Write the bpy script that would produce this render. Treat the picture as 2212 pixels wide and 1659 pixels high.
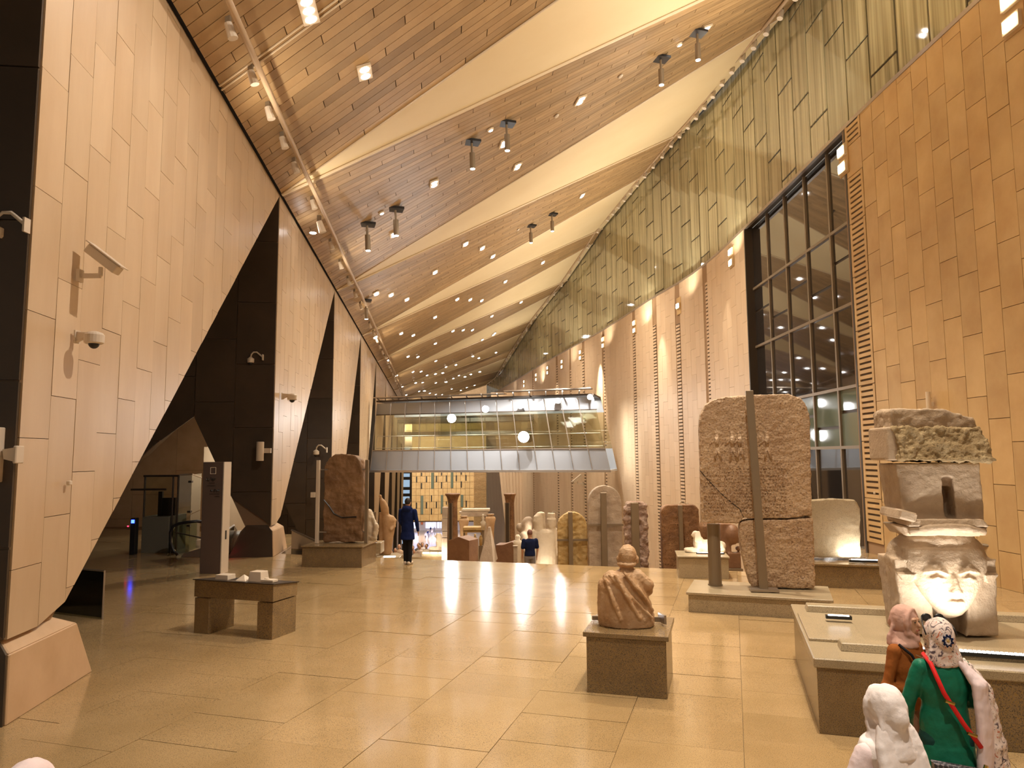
import bpy, math, random
from mathutils import Vector, Matrix, noise
from mathutils.bvhtree import BVHTree
random.seed(7)
D2R=math.radians
for o in list(bpy.data.objects): bpy.data.objects.remove(o)
SC=bpy.context.scene; COL=SC.collection
# ---------------------------------------------------------------- camera
F=1550.;CX=1106.;CY=829.5;H=2.9;PIT=math.atan((985-829.5)/F);ROLL=D2R(0.4)
cp,sp=math.cos(PIT),math.sin(PIT);cr,sr=math.cos(ROLL),math.sin(ROLL)
U0=Vector((0,-sp,cp));R0=Vector((1,0,0))
right=R0*cr-U0*sr; up=R0*sr+U0*cr; back=-Vector((0,cp,sp))
cam=bpy.data.cameras.new('camera');cam.lens=F/2212*36;cam.sensor_width=36;cam.sensor_fit='HORIZONTAL'
cam.clip_start=.05;cam.clip_end=500
co=bpy.data.objects.new('camera',cam);COL.objects.link(co)
co.matrix_world=Matrix(((right.x,up.x,back.x,0),(right.y,up.y,back.y,0),(right.z,up.z,back.z,H),(0,0,0,1)))
SC.camera=co
def ray(x,y):
    u=(x-CX)/F;v=(CY-y)/F
    u,v=u*cr+v*sr,-u*sr+v*cr
    return Vector((u,cp-v*sp,sp+v*cp))
def P(x,y,D):
    r=ray(x,y);t=D/r.y;return Vector((r.x*t,D,H+r.z*t))
def PF(x,y,z=0.):
    r=ray(x,y);t=(z-H)/r.z;return Vector((r.x*t,r.y*t,z))
def hit(x,y,a,b):
    r=ray(x,y);dx,dy=b[0]-a[0],b[1]-a[1]
    det=r.x*(-dy)+dx*r.y;t=(a[0]*(-dy)+dx*a[1])/det
    return Vector((r.x*t,r.y*t,H+r.z*t))
# ---------------------------------------------------------------- world, exposure, area lights
w=bpy.data.worlds.new('world');SC.world=w;w.use_nodes=True
bg=w.node_tree.nodes['Background'];bg.inputs[0].default_value=(1,.86,.68,1);bg.inputs[1].default_value=.266
SC.view_settings.view_transform='Standard';SC.view_settings.look='None';SC.view_settings.gamma=1
SC.view_settings.use_curve_mapping=False;SC.view_settings.exposure=0.1
WARM=(1,.86,.68);NEUT=(1,.9,.76);WHITE=(1,.95,.88)
def rz(x,y): return 10.5+(x-(-5.6-.112*(y-8)))*.42
DOWN=[(x,y,rz(x,y),e) for x,y,e in [(1.5,1,3600),(4.5,-1,2400),(3,7.5,4600),(6,12,2600),(2.5,15,4200),(4,20,4200),(-1,27,4200),(4,31,4200),(-3,38,3800),(4,45,4200),(-6,54,3800),(1,62,4000),(-8,75,4000),(-4,88,4000),(-10,103,3800)]]
WASH=[(leftedge,y,9.6,3+leftedge*.3,y+3,14,p) for leftedge,y,p in [(-4.6,3,300),(-5.1,9,300),(-5.8,15,300),(-6.4,21,300),(-7.2,29,350),(-8.4,39,350),(-9.5,50,400),(-10.8,62,400),(-12.4,76,500),(-14,92,500),(-15.7,108,500)]]
WASH+=[(x,y,z,x-5,y+1,17,p) for x,y,z,p in [(8.6,3,11,1400),(8.6,9,11,1400),(8.6,15,11.4,1400),(9.2,20.9,11.8,1600),(10.0,32,11.6,1700),(9.6,39,11.2,1800),(8.5,46,11,1800),(7,55,10.8,1900),(5,65,10.6,1700),(3,78,10.5,1500),(-.3,95,10.5,1200)]]
def area(name,loc,tgt,size,power,col=WARM,sy=None):
    l=bpy.data.lights.new(name,'AREA');l.energy=power;l.color=col;l.size=size
    if sy: l.shape='RECTANGLE';l.size_y=sy
    o=bpy.data.objects.new(name,l);COL.objects.link(o);o.location=loc
    o.rotation_euler=(Vector(tgt)-Vector(loc)).to_track_quat('-Z','Y').to_euler();return o
def spot(name,loc,tgt,power,ang=60,col=WARM,r=.08,blend=.6):
    l=bpy.data.lights.new(name,'SPOT');l.energy=power;l.color=col;l.spot_size=D2R(ang);l.spot_blend=blend;l.shadow_soft_size=r
    o=bpy.data.objects.new(name,l);COL.objects.link(o);o.location=loc
    o.rotation_euler=(Vector(tgt)-Vector(loc)).to_track_quat('-Z','Y').to_euler();return o
# the hall's downlights (wide warm spots just under the roof) and the left track lamps and right wall lamps that wash the ceiling
for x,y,z,p in DOWN: spot('downlight_beam',(x,y,z),(x+.2,y+.3,0),p*(1.15 if y<24 else 1),88 if y<24 else 140,WARM,.12,1)
for x,y,z,tx,ty,tz,p in WASH: spot('ceiling_wash_beam',(x,y,z),(tx,ty,tz),p,160,(1,.89,.73),.10,1)
# ---------------------------------------------------------------- materials
def newmat(n):
    m=bpy.data.materials.new(n);m.use_nodes=True;nt=m.node_tree;b=nt.nodes['Principled BSDF'];return m,nt,b
def plain(n,c,r=.5,metal=0,spec=.5):
    m,nt,b=newmat(n);b.inputs['Base Color'].default_value=(*c,1);b.inputs['Roughness'].default_value=r
    b.inputs['Metallic'].default_value=metal;b.inputs['Specular IOR Level'].default_value=spec;return m
def emit(n,c,s):
    m,nt,b=newmat(n);b.inputs['Base Color'].default_value=(0,0,0,1);b.inputs['Emission Color'].default_value=(*c,1);b.inputs['Emission Strength'].default_value=s
    m.cycles.emission_sampling='NONE';return m
def stone(n,c1,c2,scale=1.5,rough=.5,bump=.1,bscale=30,rand=.12,speck=None,sscale=90,stretch=(1,1,1),spec=.5,det=5,extra=None,attr=False):
    m,nt,b=newmat(n);N=nt.nodes;L=nt.links
    tc=N.new('ShaderNodeTexCoord');mp=N.new('ShaderNodeMapping');mp.inputs['Scale'].default_value=stretch
    L.new(tc.outputs['Object'],mp.inputs['Vector'])
    oi=N.new('ShaderNodeObjectInfo')
    rs=oi.outputs['Random']
    if attr: an=N.new('ShaderNodeAttribute');an.attribute_name='rnd';rs=an.outputs['Fac']
    ad=N.new('ShaderNodeVectorMath');ad.operation='ADD';cm=N.new('ShaderNodeMath');cm.operation='MULTIPLY';cm.inputs[1].default_value=40 if rand>0 else 0
    L.new(rs,cm.inputs[0]);L.new(mp.outputs[0],ad.inputs[0]);L.new(cm.outputs[0],ad.inputs[1])
    n1=N.new('ShaderNodeTexNoise');n1.inputs['Scale'].default_value=scale;n1.inputs['Detail'].default_value=det;n1.inputs['Roughness'].default_value=.6
    L.new(ad.outputs[0],n1.inputs['Vector'])
    r=N.new('ShaderNodeValToRGB');r.color_ramp.elements[0].position=.32;r.color_ramp.elements[1].position=.68
    r.color_ramp.elements[0].color=(*c1,1);r.color_ramp.elements[1].color=(*c2,1)
    L.new(n1.outputs['Fac'],r.inputs[0]);out=r.outputs[0]
    if speck:
        vn=N.new('ShaderNodeTexNoise');vn.inputs['Scale'].default_value=sscale;vn.inputs['Detail'].default_value=2
        L.new(ad.outputs[0],vn.inputs['Vector'])
        for k,(lo,hi,col) in enumerate(speck):
            mr=N.new('ShaderNodeMapRange');mr.inputs['From Min'].default_value=lo;mr.inputs['From Max'].default_value=hi
            L.new((vn.outputs['Fac']),mr.inputs['Value'])
            mx=N.new('ShaderNodeMixRGB');mx.inputs['Color2'].default_value=(*col,1);L.new(mr.outputs[0],mx.inputs['Fac']);L.new(out,mx.inputs['Color1']);out=mx.outputs[0]
    if rand>0:
        hs=N.new('ShaderNodeHueSaturation');mr=N.new('ShaderNodeMapRange');mr.inputs['To Min'].default_value=1-rand;mr.inputs['To Max'].default_value=1+rand
        L.new(rs,mr.inputs['Value']);L.new(mr.outputs[0],hs.inputs['Value']);L.new(out,hs.inputs['Color']);out=hs.outputs[0]
    L.new(out,b.inputs['Base Color']);b.inputs['Roughness'].default_value=rough;b.inputs['Specular IOR Level'].default_value=spec
    if bump>0:
        n2=N.new('ShaderNodeTexNoise');n2.inputs['Scale'].default_value=bscale;n2.inputs['Detail'].default_value=6;n2.inputs['Roughness'].default_value=.65
        L.new(tc.outputs['Object'],n2.inputs['Vector'])
        bp=N.new('ShaderNodeBump');bp.inputs['Strength'].default_value=min(1,bump);bp.inputs['Distance'].default_value=.02*max(1,bump)
        L.new(n2.outputs['Fac'],bp.inputs['Height']);L.new(bp.outputs[0],b.inputs['Normal'])
        if extra=='glyph':
            mp2=N.new('ShaderNodeMapping');mp2.inputs['Scale'].default_value=(16,16,13);L.new(tc.outputs['Object'],mp2.inputs['Vector'])
            v=N.new('ShaderNodeTexVoronoi');v.distance='MANHATTAN';v.inputs['Scale'].default_value=1.6;L.new(mp2.outputs[0],v.inputs['Vector'])
            bp2=N.new('ShaderNodeBump');bp2.inputs['Strength'].default_value=.55;bp2.inputs['Distance'].default_value=.02
            L.new(v.outputs['Distance'],bp2.inputs['Height']);L.new(bp.outputs[0],bp2.inputs['Normal']);L.new(bp2.outputs[0],b.inputs['Normal'])
    return m
M={}
M['lime']=stone('limestone',(.53,.37,.22),(.63,.47,.30),1.1,.36,.03,25,.05,stretch=(1,1,.25))
M['lime_pale']=stone('limestone_pale',(.60,.43,.27),(.69,.52,.35),.6,.5,.03,25,.04,stretch=(1,1,.3))
M['lime_honey']=stone('limestone_honey',(.50,.31,.125),(.62,.42,.19),.9,.5,.05,18,.07)
M['lime_base']=stone('limestone_base',(.52,.34,.19),(.62,.42,.25),1.5,.42,.04,25,0)
M['joint']=plain('joint_backing',(.10,.065,.038),.9)  # dark backing colour that shows in joints and slots
M['floorjoint']=plain('floor_joint',(.25,.175,.095),.7)
M['lime_joint']=plain('limestone_joint',(.34,.21,.11),.9)
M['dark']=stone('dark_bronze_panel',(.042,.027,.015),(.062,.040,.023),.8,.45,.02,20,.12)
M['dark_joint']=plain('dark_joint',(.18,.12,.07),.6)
M['floor']=stone('floor_granite',(.36,.245,.115),(.47,.33,.17),.7,.14,.0,30,.05,[(.56,.66,(.50,.30,.10)),(.60,.74,(.24,.175,.11)),(.45,.34,(.15,.105,.06))],120,spec=.62)
M['granite']=stone('speckled_granite',(.21,.145,.08),(.29,.20,.105),3,.22,0,30,.04,[(.55,.66,(.32,.19,.045)),(.47,.36,(.075,.055,.035))],125)
M['granite_light']=stone('pale_granite',(.38,.31,.20),(.45,.36,.24),3,.3,0,30,.04,[(.55,.68,(.50,.39,.22)),(.45,.36,(.18,.14,.09))],130)
M['plank']=stone('ceiling_plank',(.31,.19,.085),(.42,.275,.135),.8,.4,0,30,.2,stretch=(1,.4,1))
M['plank2']=stone('ceiling_plank_far',(.31,.19,.085),(.42,.275,.135),.8,.4,0,30,.2,attr=True)
M['cream']=stone('cream_ceiling',(.71,.56,.33),(.75,.61,.38),.3,.55,0,30,0)
M['pinkgran']=stone('pink_granite',(.33,.19,.11),(.50,.34,.21),1.6,.6,.4,22,.0,[(.58,.70,(.42,.24,.10)),(.42,.33,(.16,.09,.055))],30)
M['glyph']=stone('inscribed_granite',(.42,.28,.17),(.58,.42,.27),1.6,.62,.4,22,.0,[(.42,.33,(.25,.15,.09))],30,extra='glyph')
M['browngran']=stone('brown_granite',(.16,.075,.035),(.34,.18,.08),2.2,.5,.9,16,0,[(.42,.33,(.08,.04,.02))],30)
M['redbrown']=stone('red_brown_quartzite',(.20,.10,.055),(.28,.15,.08),2.2,.45,.5,16,0)
M['greystone']=stone('grey_granite',(.38,.29,.21),(.52,.42,.32),3,.6,.6,20,0)
M['whitestone']=stone('pale_limestone_sculpture',(.62,.52,.39),(.72,.62,.48),3,.6,.5,14,0)
M['goldstone']=stone('golden_limestone',(.46,.28,.08),(.62,.46,.22),3.5,.55,1.0,9,0)
M['tan']=stone('tan_sandstone',(.44,.27,.13),(.58,.38,.21),2.5,.6,.5,16,0)
M['bust']=stone('marble_bust',(.42,.23,.10),(.60,.41,.25),4,.55,.6,22,0)
M['hathor']=stone('grey_hathor_granite',(.40,.29,.19),(.55,.42,.29),3,.6,.8,22,0)
M['hathor_rough']=stone('broken_granite',(.38,.26,.12),(.60,.46,.26),6,.75,3,16,0)
M['steel']=plain('brushed_steel',(.42,.36,.30),.35,.8)
M['pole']=plain('painted_pole',(.25,.19,.125),.42,.3)
M['paint']=plain('white_painted_metal',(.66,.56,.44),.4)
M['black']=plain('black_plastic',(.012,.012,.014),.35)
M['darkmet']=plain('dark_metal',(.06,.045,.035),.4,.5)
M['frame']=plain('glazing_frame',(.075,.055,.038),.45,.4)
M['pipe']=plain('beige_pipe',(.44,.31,.19),.4)
M['trimcream']=plain('pale_trim',(.70,.57,.40),.4)
M['fascia']=plain('bridge_fascia',(.30,.31,.33),.3,.2)
M['lamp']=emit('lamp_white',(1,.96,.92),28)
M['lampwarm']=emit('lamp_warm',(1,.82,.55),22)
M['led']=emit('led_white',(.9,.93,1),16)
M['blue']=emit('blue_indicator',(.02,.05,1),14);M['red']=emit('red_indicator',(1,.02,.05),8)
M['bright']=emit('lit_shop_front',(.62,.66,1),1.7);M['bluewin']=emit('lit_window',(.45,.62,.80),.75)
M['orange']=plain('orange_banner',(.8,.2,.05),.6)
def glass(n,tint,alpha,rough=.03,spec=.6):
    m,nt,b=newmat(n);N=nt.nodes;L=nt.links
    gl=N.new('ShaderNodeBsdfGlossy');gl.inputs['Roughness'].default_value=rough;gl.inputs['Color'].default_value=(.95,.97,.95,1)
    tr=N.new('ShaderNodeBsdfTransparent');tr.inputs['Color'].default_value=(*tint,1)
    fr=N.new('ShaderNodeFresnel');fr.inputs['IOR'].default_value=1.6
    ma=N.new('ShaderNodeMath');ma.operation='MULTIPLY';ma.inputs[1].default_value=alpha;ma.use_clamp=True;L.new(fr.outputs[0],ma.inputs[0])
    mx=N.new('ShaderNodeMixShader');L.new(ma.outputs[0],mx.inputs[0]);L.new(tr.outputs[0],mx.inputs[1]);L.new(gl.outputs[0],mx.inputs[2])
    L.new(mx.outputs[0],N['Material Output'].inputs['Surface']);return m
M['glass']=glass('clear_glass',(.9,.93,.88),1.3)
M['bridgeglass']=glass('bridge_glass',(.90,.91,.84),1.9)
m,nt,b=newmat('frosted_wall_glass');N=nt.nodes;L=nt.links
tc=N.new('ShaderNodeTexCoord');mp=N.new('ShaderNodeMapping');mp.inputs['Scale'].default_value=(5,5,.12);L.new(tc.outputs['Object'],mp.inputs[0])
n1=N.new('ShaderNodeTexNoise');n1.inputs['Scale'].default_value=1.2;L.new(mp.outputs[0],n1.inputs['Vector'])
r=N.new('ShaderNodeValToRGB');r.color_ramp.elements[0].color=(.24,.21,.11,1);r.color_ramp.elements[1].color=(.50,.46,.28,1);r.color_ramp.elements[0].position=.35;r.color_ramp.elements[1].position=.6
L.new(n1.outputs['Fac'],r.inputs[0]);oi=N.new('ShaderNodeObjectInfo');mr=N.new('ShaderNodeMapRange');mr.inputs['To Min'].default_value=.88;mr.inputs['To Max'].default_value=1.12
hs=N.new('ShaderNodeHueSaturation');L.new(oi.outputs['Random'],mr.inputs['Value']);L.new(mr.outputs[0],hs.inputs['Value']);L.new(r.outputs[0],hs.inputs['Color']);L.new(hs.outputs[0],b.inputs['Base Color'])
b.inputs['Roughness'].default_value=.05;b.inputs['Specular IOR Level'].default_value=.95;M['paneglass']=m
m,nt,b=newmat('dark_window_glass');b.inputs['Base Color'].default_value=(.022,.020,.020,1);b.inputs['Roughness'].default_value=.03;b.inputs['Specular IOR Level'].default_value=1.0;b.inputs['IOR'].default_value=1.9;M['darkglass']=m
M['greenglass']=plain('green_tinted_glass',(.14,.17,.13),.04,0,1)
# cloth
def cloth(n,c,c2=None,scale=9,rough=.85):
    return stone(n,c,c2 or tuple(min(1,x*1.15) for x in c),scale,rough,.15,60,0,spec=.2)
M['skin']=plain('skin',(.55,.31,.20),.5);M['hair']=plain('black_hair',(.012,.01,.01),.6)
M['rust']=cloth('rust_knit',(.27,.085,.018));M['pinkscarf']=cloth('dusty_pink_scarf',(.56,.34,.28))
M['green']=cloth('green_satin',(.0075,.12,.068),(.012,.17,.10),9,.4);M['white']=cloth('white_scarf',(.80,.74,.75));M['lilac']=cloth('pale_lilac_cloth',(.72,.60,.63))
M['navy']=cloth('navy_cloth',(.006,.012,.05));M['blackcl']=cloth('black_cloth',(.010,.010,.012));M['beige']=cloth('beige_trousers',(.50,.36,.24))
M['brownskirt']=cloth('brown_skirt',(.20,.10,.06));M['teal']=cloth('dark_teal_trousers',(.01,.05,.045));M['grey']=cloth('grey_cloth',(.22,.2,.2));M['redcl']=cloth('red_strap',(.62,.02,.02),None,9,.5);M['shirt']=cloth('light_shirt',(.62,.52,.45))
m,nt,b=newmat('patterned_scarf');N=nt.nodes;L=nt.links;tc=N.new('ShaderNodeTexCoord')
v=N.new('ShaderNodeTexNoise');v.inputs['Scale'].default_value=16;v.inputs['Detail'].default_value=3;v.inputs['Distortion'].default_value=2.5;L.new(tc.outputs['Object'],v.inputs['Vector'])
r=N.new('ShaderNodeValToRGB');e=r.color_ramp.elements;e[0].position=.36;e[0].color=(.10,.07,.09,1);e[1].position=.46;e[1].color=(.72,.60,.55,1)
k=e.new(.60);k.color=(.74,.63,.60,1);k=e.new(.66);k.color=(.55,.18,.10,1);L.new(v.outputs['Fac'],r.inputs[0]);L.new(r.outputs[0],b.inputs['Base Color']);b.inputs['Roughness'].default_value=.8;M['pattern']=m
m,nt,b=newmat('checked_bag');N=nt.nodes;L=nt.links;tc=N.new('ShaderNodeTexCoord');mp=N.new('ShaderNodeMapping');mp.inputs['Rotation'].default_value=(0,D2R(45),0);L.new(tc.outputs['Object'],mp.inputs[0])
v=N.new('ShaderNodeTexChecker');v.inputs['Scale'].default_value=42;v.inputs['Color1'].default_value=(.20,.18,.20,1);v.inputs['Color2'].default_value=(.03,.03,.04,1);L.new(mp.outputs[0],v.inputs['Vector']);L.new(v.outputs[0],b.inputs['Base Color']);b.inputs['Roughness'].default_value=.45;M['bag']=m
# ---------------------------------------------------------------- mesh builder
class MB:
    def __init__(s): s.v=[];s.f=[]
    def add(s,vs,fs):
        n=len(s.v);s.v+=[Vector(q) for q in vs];s.f+=[tuple(i+n for i in f) for f in fs];return s
    def box(s,c,d,rz=0,top=1.,rx=0,ry=0,topy=None):
        hx,hy,hz=d[0]/2,d[1]/2,d[2]/2;ty=top if topy is None else topy
        R=Matrix.Rotation(rz,3,'Z')@Matrix.Rotation(ry,3,'Y')@Matrix.Rotation(rx,3,'X');vs=[]
        for z,t,u in((-hz,1,1),(hz,top,ty)):
            for x,y in((-hx,-hy),(hx,-hy),(hx,hy),(-hx,hy)): vs.append(R@Vector((x*t,y*u,z))+Vector(c))
        return s.add(vs,[(3,2,1,0),(4,5,6,7),(0,1,5,4),(1,2,6,5),(2,3,7,6),(3,0,4,7)])
    def hexa(s,b,t): # bottom 4 pts ccw, top 4 pts
        return s.add(list(b)+list(t),[(3,2,1,0),(4,5,6,7),(0,1,5,4),(1,2,6,5),(2,3,7,6),(3,0,4,7)])
    def prism(s,pts,off):
        n=len(pts);pts=[Vector(p) for p in pts];off=Vector(off)
        return s.add(pts+[p+off for p in pts],[tuple(range(n-1,-1,-1)),tuple(range(n,2*n))]+[(i,(i+1)%n,(i+1)%n+n,i+n) for i in range(n)])
    def xz(s,pts,y0,y1): return s.prism([(a,y0,b) for a,b in pts],(0,y1-y0,0)) # outline in xz extruded in y
    def ell(s,c,r,seg=16,rings=9,R=None):
        vs=[];fs=[];c=Vector(c)
        for i in range(rings+1):
            th=math.pi*i/rings
            for j in range(seg):
                a=2*math.pi*j/seg;p=Vector((math.sin(th)*math.cos(a)*r[0],math.sin(th)*math.sin(a)*r[1],math.cos(th)*r[2]))
                vs.append((R@p if R else p)+c)
        for i in range(rings):
            for j in range(seg): fs.append((i*seg+j,(i+1)*seg+j,(i+1)*seg+(j+1)%seg,i*seg+(j+1)%seg))
        return s.add(vs,fs)
    def tube(s,pts,r,seg=8,cap=True):
        pts=[Vector(p) for p in pts];n=len(pts);rr=r if isinstance(r,(list,tuple)) else [r]*n;vs=[];fs=[];prev=None
        for i,p in enumerate(pts):
            d=(pts[min(i+1,n-1)]-pts[max(i-1,0)]).normalized()
            if prev is None:
                a=Vector((0,0,1)) if abs(d.z)<.9 else Vector((1,0,0));u=d.cross(a).normalized()
            else: u=(prev-d*prev.dot(d)).normalized()
            prev=u;w_=d.cross(u)
            for j in range(seg):
                t=2*math.pi*j/seg;vs.append(p+(u*math.cos(t)+w_*math.sin(t))*rr[i])
        for i in range(n-1):
            for j in range(seg): fs.append((i*seg+j,i*seg+(j+1)%seg,(i+1)*seg+(j+1)%seg,(i+1)*seg+j))
        if cap: fs+= [tuple(range(seg-1,-1,-1)),tuple(range((n-1)*seg,n*seg))]
        return s.add(vs,fs)
    def caps(s,pts,rr,seg=10):
        s.tube(pts,rr,seg)
        rr=rr if isinstance(rr,(list,tuple)) else [rr]*len(pts)
        for p,r in zip(pts,rr): s.ell(p,(r,r,r),seg,6)
        return s
    def loft(s,secs,seg=20,rot=0): # (x,y,z,rx,ry)
        vs=[];fs=[];n=len(secs)
        for (x,y,z,rx,ry) in secs:
            for j in range(seg):
                t=2*math.pi*j/seg+rot;vs.append((x+rx*math.cos(t),y+ry*math.sin(t),z))
        for i in range(n-1):
            for j in range(seg): fs.append((i*seg+j,i*seg+(j+1)%seg,(i+1)*seg+(j+1)%seg,(i+1)*seg+j))
        fs+=[tuple(range(seg-1,-1,-1)),tuple(range((n-1)*seg,n*seg))];return s.add(vs,fs)
    def lathe(s,prof,c=(0,0,0),seg=20): return s.loft([(c[0],c[1],c[2]+z,r,r) for r,z in prof],seg)
    def build(s,name,mat,parent=None,smooth=False,bevel=0,remesh=None,disp=0,dscale=3.,relax=0,loc=None,rz=0,bseg=1):
        me=bpy.data.meshes.new(name);me.from_pydata([tuple(q) for q in s.v],[],s.f);me.update()
        if isinstance(mat,str): mat=M[mat]
        o=bpy.data.objects.new(name,me);COL.objects.link(o)
        if bevel or remesh or relax:
            if bevel:
                md=o.modifiers.new('b','BEVEL');md.width=bevel;md.segments=bseg;md.limit_method='ANGLE'
            if remesh:
                md=o.modifiers.new('r','REMESH');md.mode='VOXEL';md.voxel_size=remesh;md.use_smooth_shade=smooth
            if relax:
                md=o.modifiers.new('s','SMOOTH');md.iterations=relax;md.factor=.6
            dg=bpy.context.evaluated_depsgraph_get();m2=bpy.data.meshes.new_from_object(o.evaluated_get(dg));o.modifiers.clear();o.data=m2;bpy.data.meshes.remove(me);me=m2;me.name=name
        if disp:
            ns=[v_.normal.copy() for v_ in me.vertices]
            for v_,nn in zip(me.vertices,ns):
                q=v_.co*dscale;v_.co+=nn*disp*(noise.noise(q)+.5*noise.noise(q*2.3)+.3*noise.noise(q*5.1))
        me.materials.clear();me.materials.append(mat)
        if smooth: me.polygons.foreach_set('use_smooth',[True]*len(me.polygons))
        if parent: o.parent=parent
        if loc: o.location=loc
        o.rotation_euler.z=rz
        return o
def lk(name,me,parent=None,loc=None,rz=0):
    o=bpy.data.objects.new(name,me);COL.objects.link(o)
    if parent:o.parent=parent
    if loc:o.location=loc
    o.rotation_euler.z=rz;return o
def thing(name,label,cat,loc=(0,0,0),rz=0,group=None):
    o=bpy.data.objects.new(name,None);COL.objects.link(o);o.location=loc;o.rotation_euler.z=rz;o.empty_display_size=.2
    o['label']=label;o['category']=cat
    if group:o['group']=group
    return o
def tag(o,label,cat,group=None):
    o['label']=label;o['category']=cat
    if group:o['group']=group
    return o
def struct(o): o['kind']='structure';return o
def copytree(o,parent=None):
    c=o.copy();COL.objects.link(c);c.parent=parent
    for ch in [q for q in bpy.data.objects if q.parent==o]: copytree(ch,c)
    return c
# ---------------------------------------------------------------- panel strips on a surface
def clip(poly,f):
    out=[];n=len(poly)
    for i in range(n):
        a,b_=poly[i],poly[(i+1)%n];fa,fb=f(a),f(b_)
        if fa>=0: out.append(a)
        if (fa>=0)!=(fb>=0):
            t=fa/(fa-fb);out.append((a[0]+(b_[0]-a[0])*t,a[1]+(b_[1]-a[1])*t))
    return out
def area2(p): return abs(sum(p[i][0]*p[(i+1)%len(p)][1]-p[(i+1)%len(p)][0]*p[i][1] for i in range(len(p))))/2
def strips(name,mapf,s0,s1,w,h,bot,top,mat,parent,joint=.012,th=.03,limit=300,phase=None,minA=.002,holes=(),key=None,mat2=None):
    cells=[];n=max(1,round((s1-s0)/w));w=(s1-s0)/n;rnd=random.Random(3)
    for i in range(n):
        sa,sb=s0+i*w,s0+(i+1)*w
        if any(a<(sa+sb)/2<b for a,b in holes): continue
        zb0,zb1,zt0,zt1=bot(sa),bot(sb),top(sa),top(sb)
        ph=(phase(i) if phase else (i*.37)%1)*h
        z=math.floor((min(zb0,zb1)-ph)/h)*h+ph
        while z<max(zt0,zt1):
            p=[(sa+joint/2,z+joint/2),(sb-joint/2,z+joint/2),(sb-joint/2,z+h-joint/2),(sa+joint/2,z+h-joint/2)]
            p=clip(p,lambda q:q[1]-(zb0+(zb1-zb0)*(q[0]-sa)/w)-joint/2)
            if len(p)>2: p=clip(p,lambda q:(zt0+(zt1-zt0)*(q[0]-sa)/w)-q[1]-joint/2)
            if len(p)>2 and area2(p)>minA*w*h: cells.append((p,th+rnd.uniform(0,.006)))
            z+=h
    if key: cells.sort(key=lambda c:key(c[0][0][0]))
    stuff=MB();rv=[]
    for k,(p,t) in enumerate(cells):
        mb=MB() if k<limit else stuff
        a=[mapf(x,y,0) for x,y in p];b_=[mapf(x,y,t) for x,y in p];m_=len(p)
        mb.add(a+b_,[tuple(range(m_,2*m_))]+[(i,(i+1)%m_,(i+1)%m_+m_,i+m_) for i in range(m_)])
        if k<limit: mb.build(name,mat,parent)
        else: rv+=[rnd.random()]*(m_+1)
    if stuff.v:
        o=stuff.build(name,mat2 or mat,parent);o['kind']='stuff'
        at=o.data.attributes.new('rnd','FLOAT','FACE');at.data.foreach_set('value',rv)
    return len(cells)
# ---------------------------------------------------------------- plans of the hall
A0=Vector((-5.59,8.29));tL=Vector((-.1112,.9938));nL=Vector((.9938,.1112))
A1=A0+tL*20
def mapL(s,z,off): q=A0+tL*s+nL*(off-.12);return Vector((q.x,q.y,z))
def leftX(Y): return A0.x+(Y-A0.y)*tL.x/tL.y
E1=Vector((.956,-.292));E2=Vector((.292,.956));GR=math.atan2(-.292,.956);LIP=19.1
def G2(s,t): return E1*s+E2*t
RPL=[(11.3,-7),(10.9,6),(10.62,13),(10.47,17.5),(10.42,21.5),(10.5,31.9),(10.2,39.3),(9.0,46.5),(7.36,57.8),(4.47,72.8),(.86,93.7),(-4.55,125.1)]
def cat(pts,n=6):
    out=[];P_=[Vector(p) for p in pts]
    for i in range(len(P_)-1):
        p0=P_[max(i-1,0)];p1=P_[i];p2=P_[i+1];p3=P_[min(i+2,len(P_)-1)]
        for k in range(n):
            t=k/n;out.append(.5*((2*p1)+(p2-p0)*t+(2*p0-5*p1+4*p2-p3)*t*t+(3*p1-p0-3*p2+p3)*t*t*t))
    return out+[P_[-1]]
RP=cat(RPL);RS=[0]
# the stone swells gently in and out along the hall
for i in range(1,len(RP)): RS.append(RS[-1]+(RP[i]-RP[i-1]).length)
def atR(s):
    s=max(0,min(s,RS[-1]-.001));i=0
    while RS[i+1]<s: i+=1
    f=(s-RS[i])/(RS[i+1]-RS[i]);d=(RP[i+1]-RP[i]).normalized();return RP[i]+(RP[i+1]-RP[i])*f,Vector((-d.y,d.x))
def mapR(s,z,off): q,n=atR(s);q=q+n*off;return Vector((q.x,q.y,z))
def hitR(x,y):
    r=ray(x,y);best=None
    for i in range(len(RP)-1):
        a,b_=RP[i],RP[i+1];d=b_-a;det=r.x*(-d.y)+d.x*r.y
        if abs(det)<1e-9: continue
        t=(a.x*(-d.y)+d.x*a.y)/det;u=(r.x*a.y-r.y*a.x)/det
        if t>0 and -1e-6<=u<=1.000001 and (best is None or t<best[0]): best=(t,RS[i]+u*d.length)
    return best[1],H+r.z*best[0],r.y*best[0]
def sY(Y):
    for i in range(len(RP)-1):
        if RP[i].y<=Y<=RP[i+1].y: return RS[i]+(RS[i+1]-RS[i])*(Y-RP[i].y)/(RP[i+1].y-RP[i].y)
ZS=13.0
redge=[]
for p in [(2480,-905),(1850,-160),(1720,0),(1600,135),(1479,282),(1405,370),(1310,480),(1226,604),(1158,687),(1110,760),(1080,810)]:
    s,z,Y=hitR(*p);redge.append((s,z))
print('roof right edge',[(round(a,1),round(b_,1)) for a,b_ in redge])
def lerp_tab(tab,x):
    if x<=tab[0][0]:
        (a,b_),(c,d)=tab[0],tab[1];return b_+(x-a)*(d-b_)/(c-a)*.4
    for (a,b_),(c,d) in zip(tab,tab[1:]):
        if x<=c: return b_+(d-b_)*(x-a)/(c-a)
    return tab[-1][1]
def zR(s): return lerp_tab(redge,s)
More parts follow.
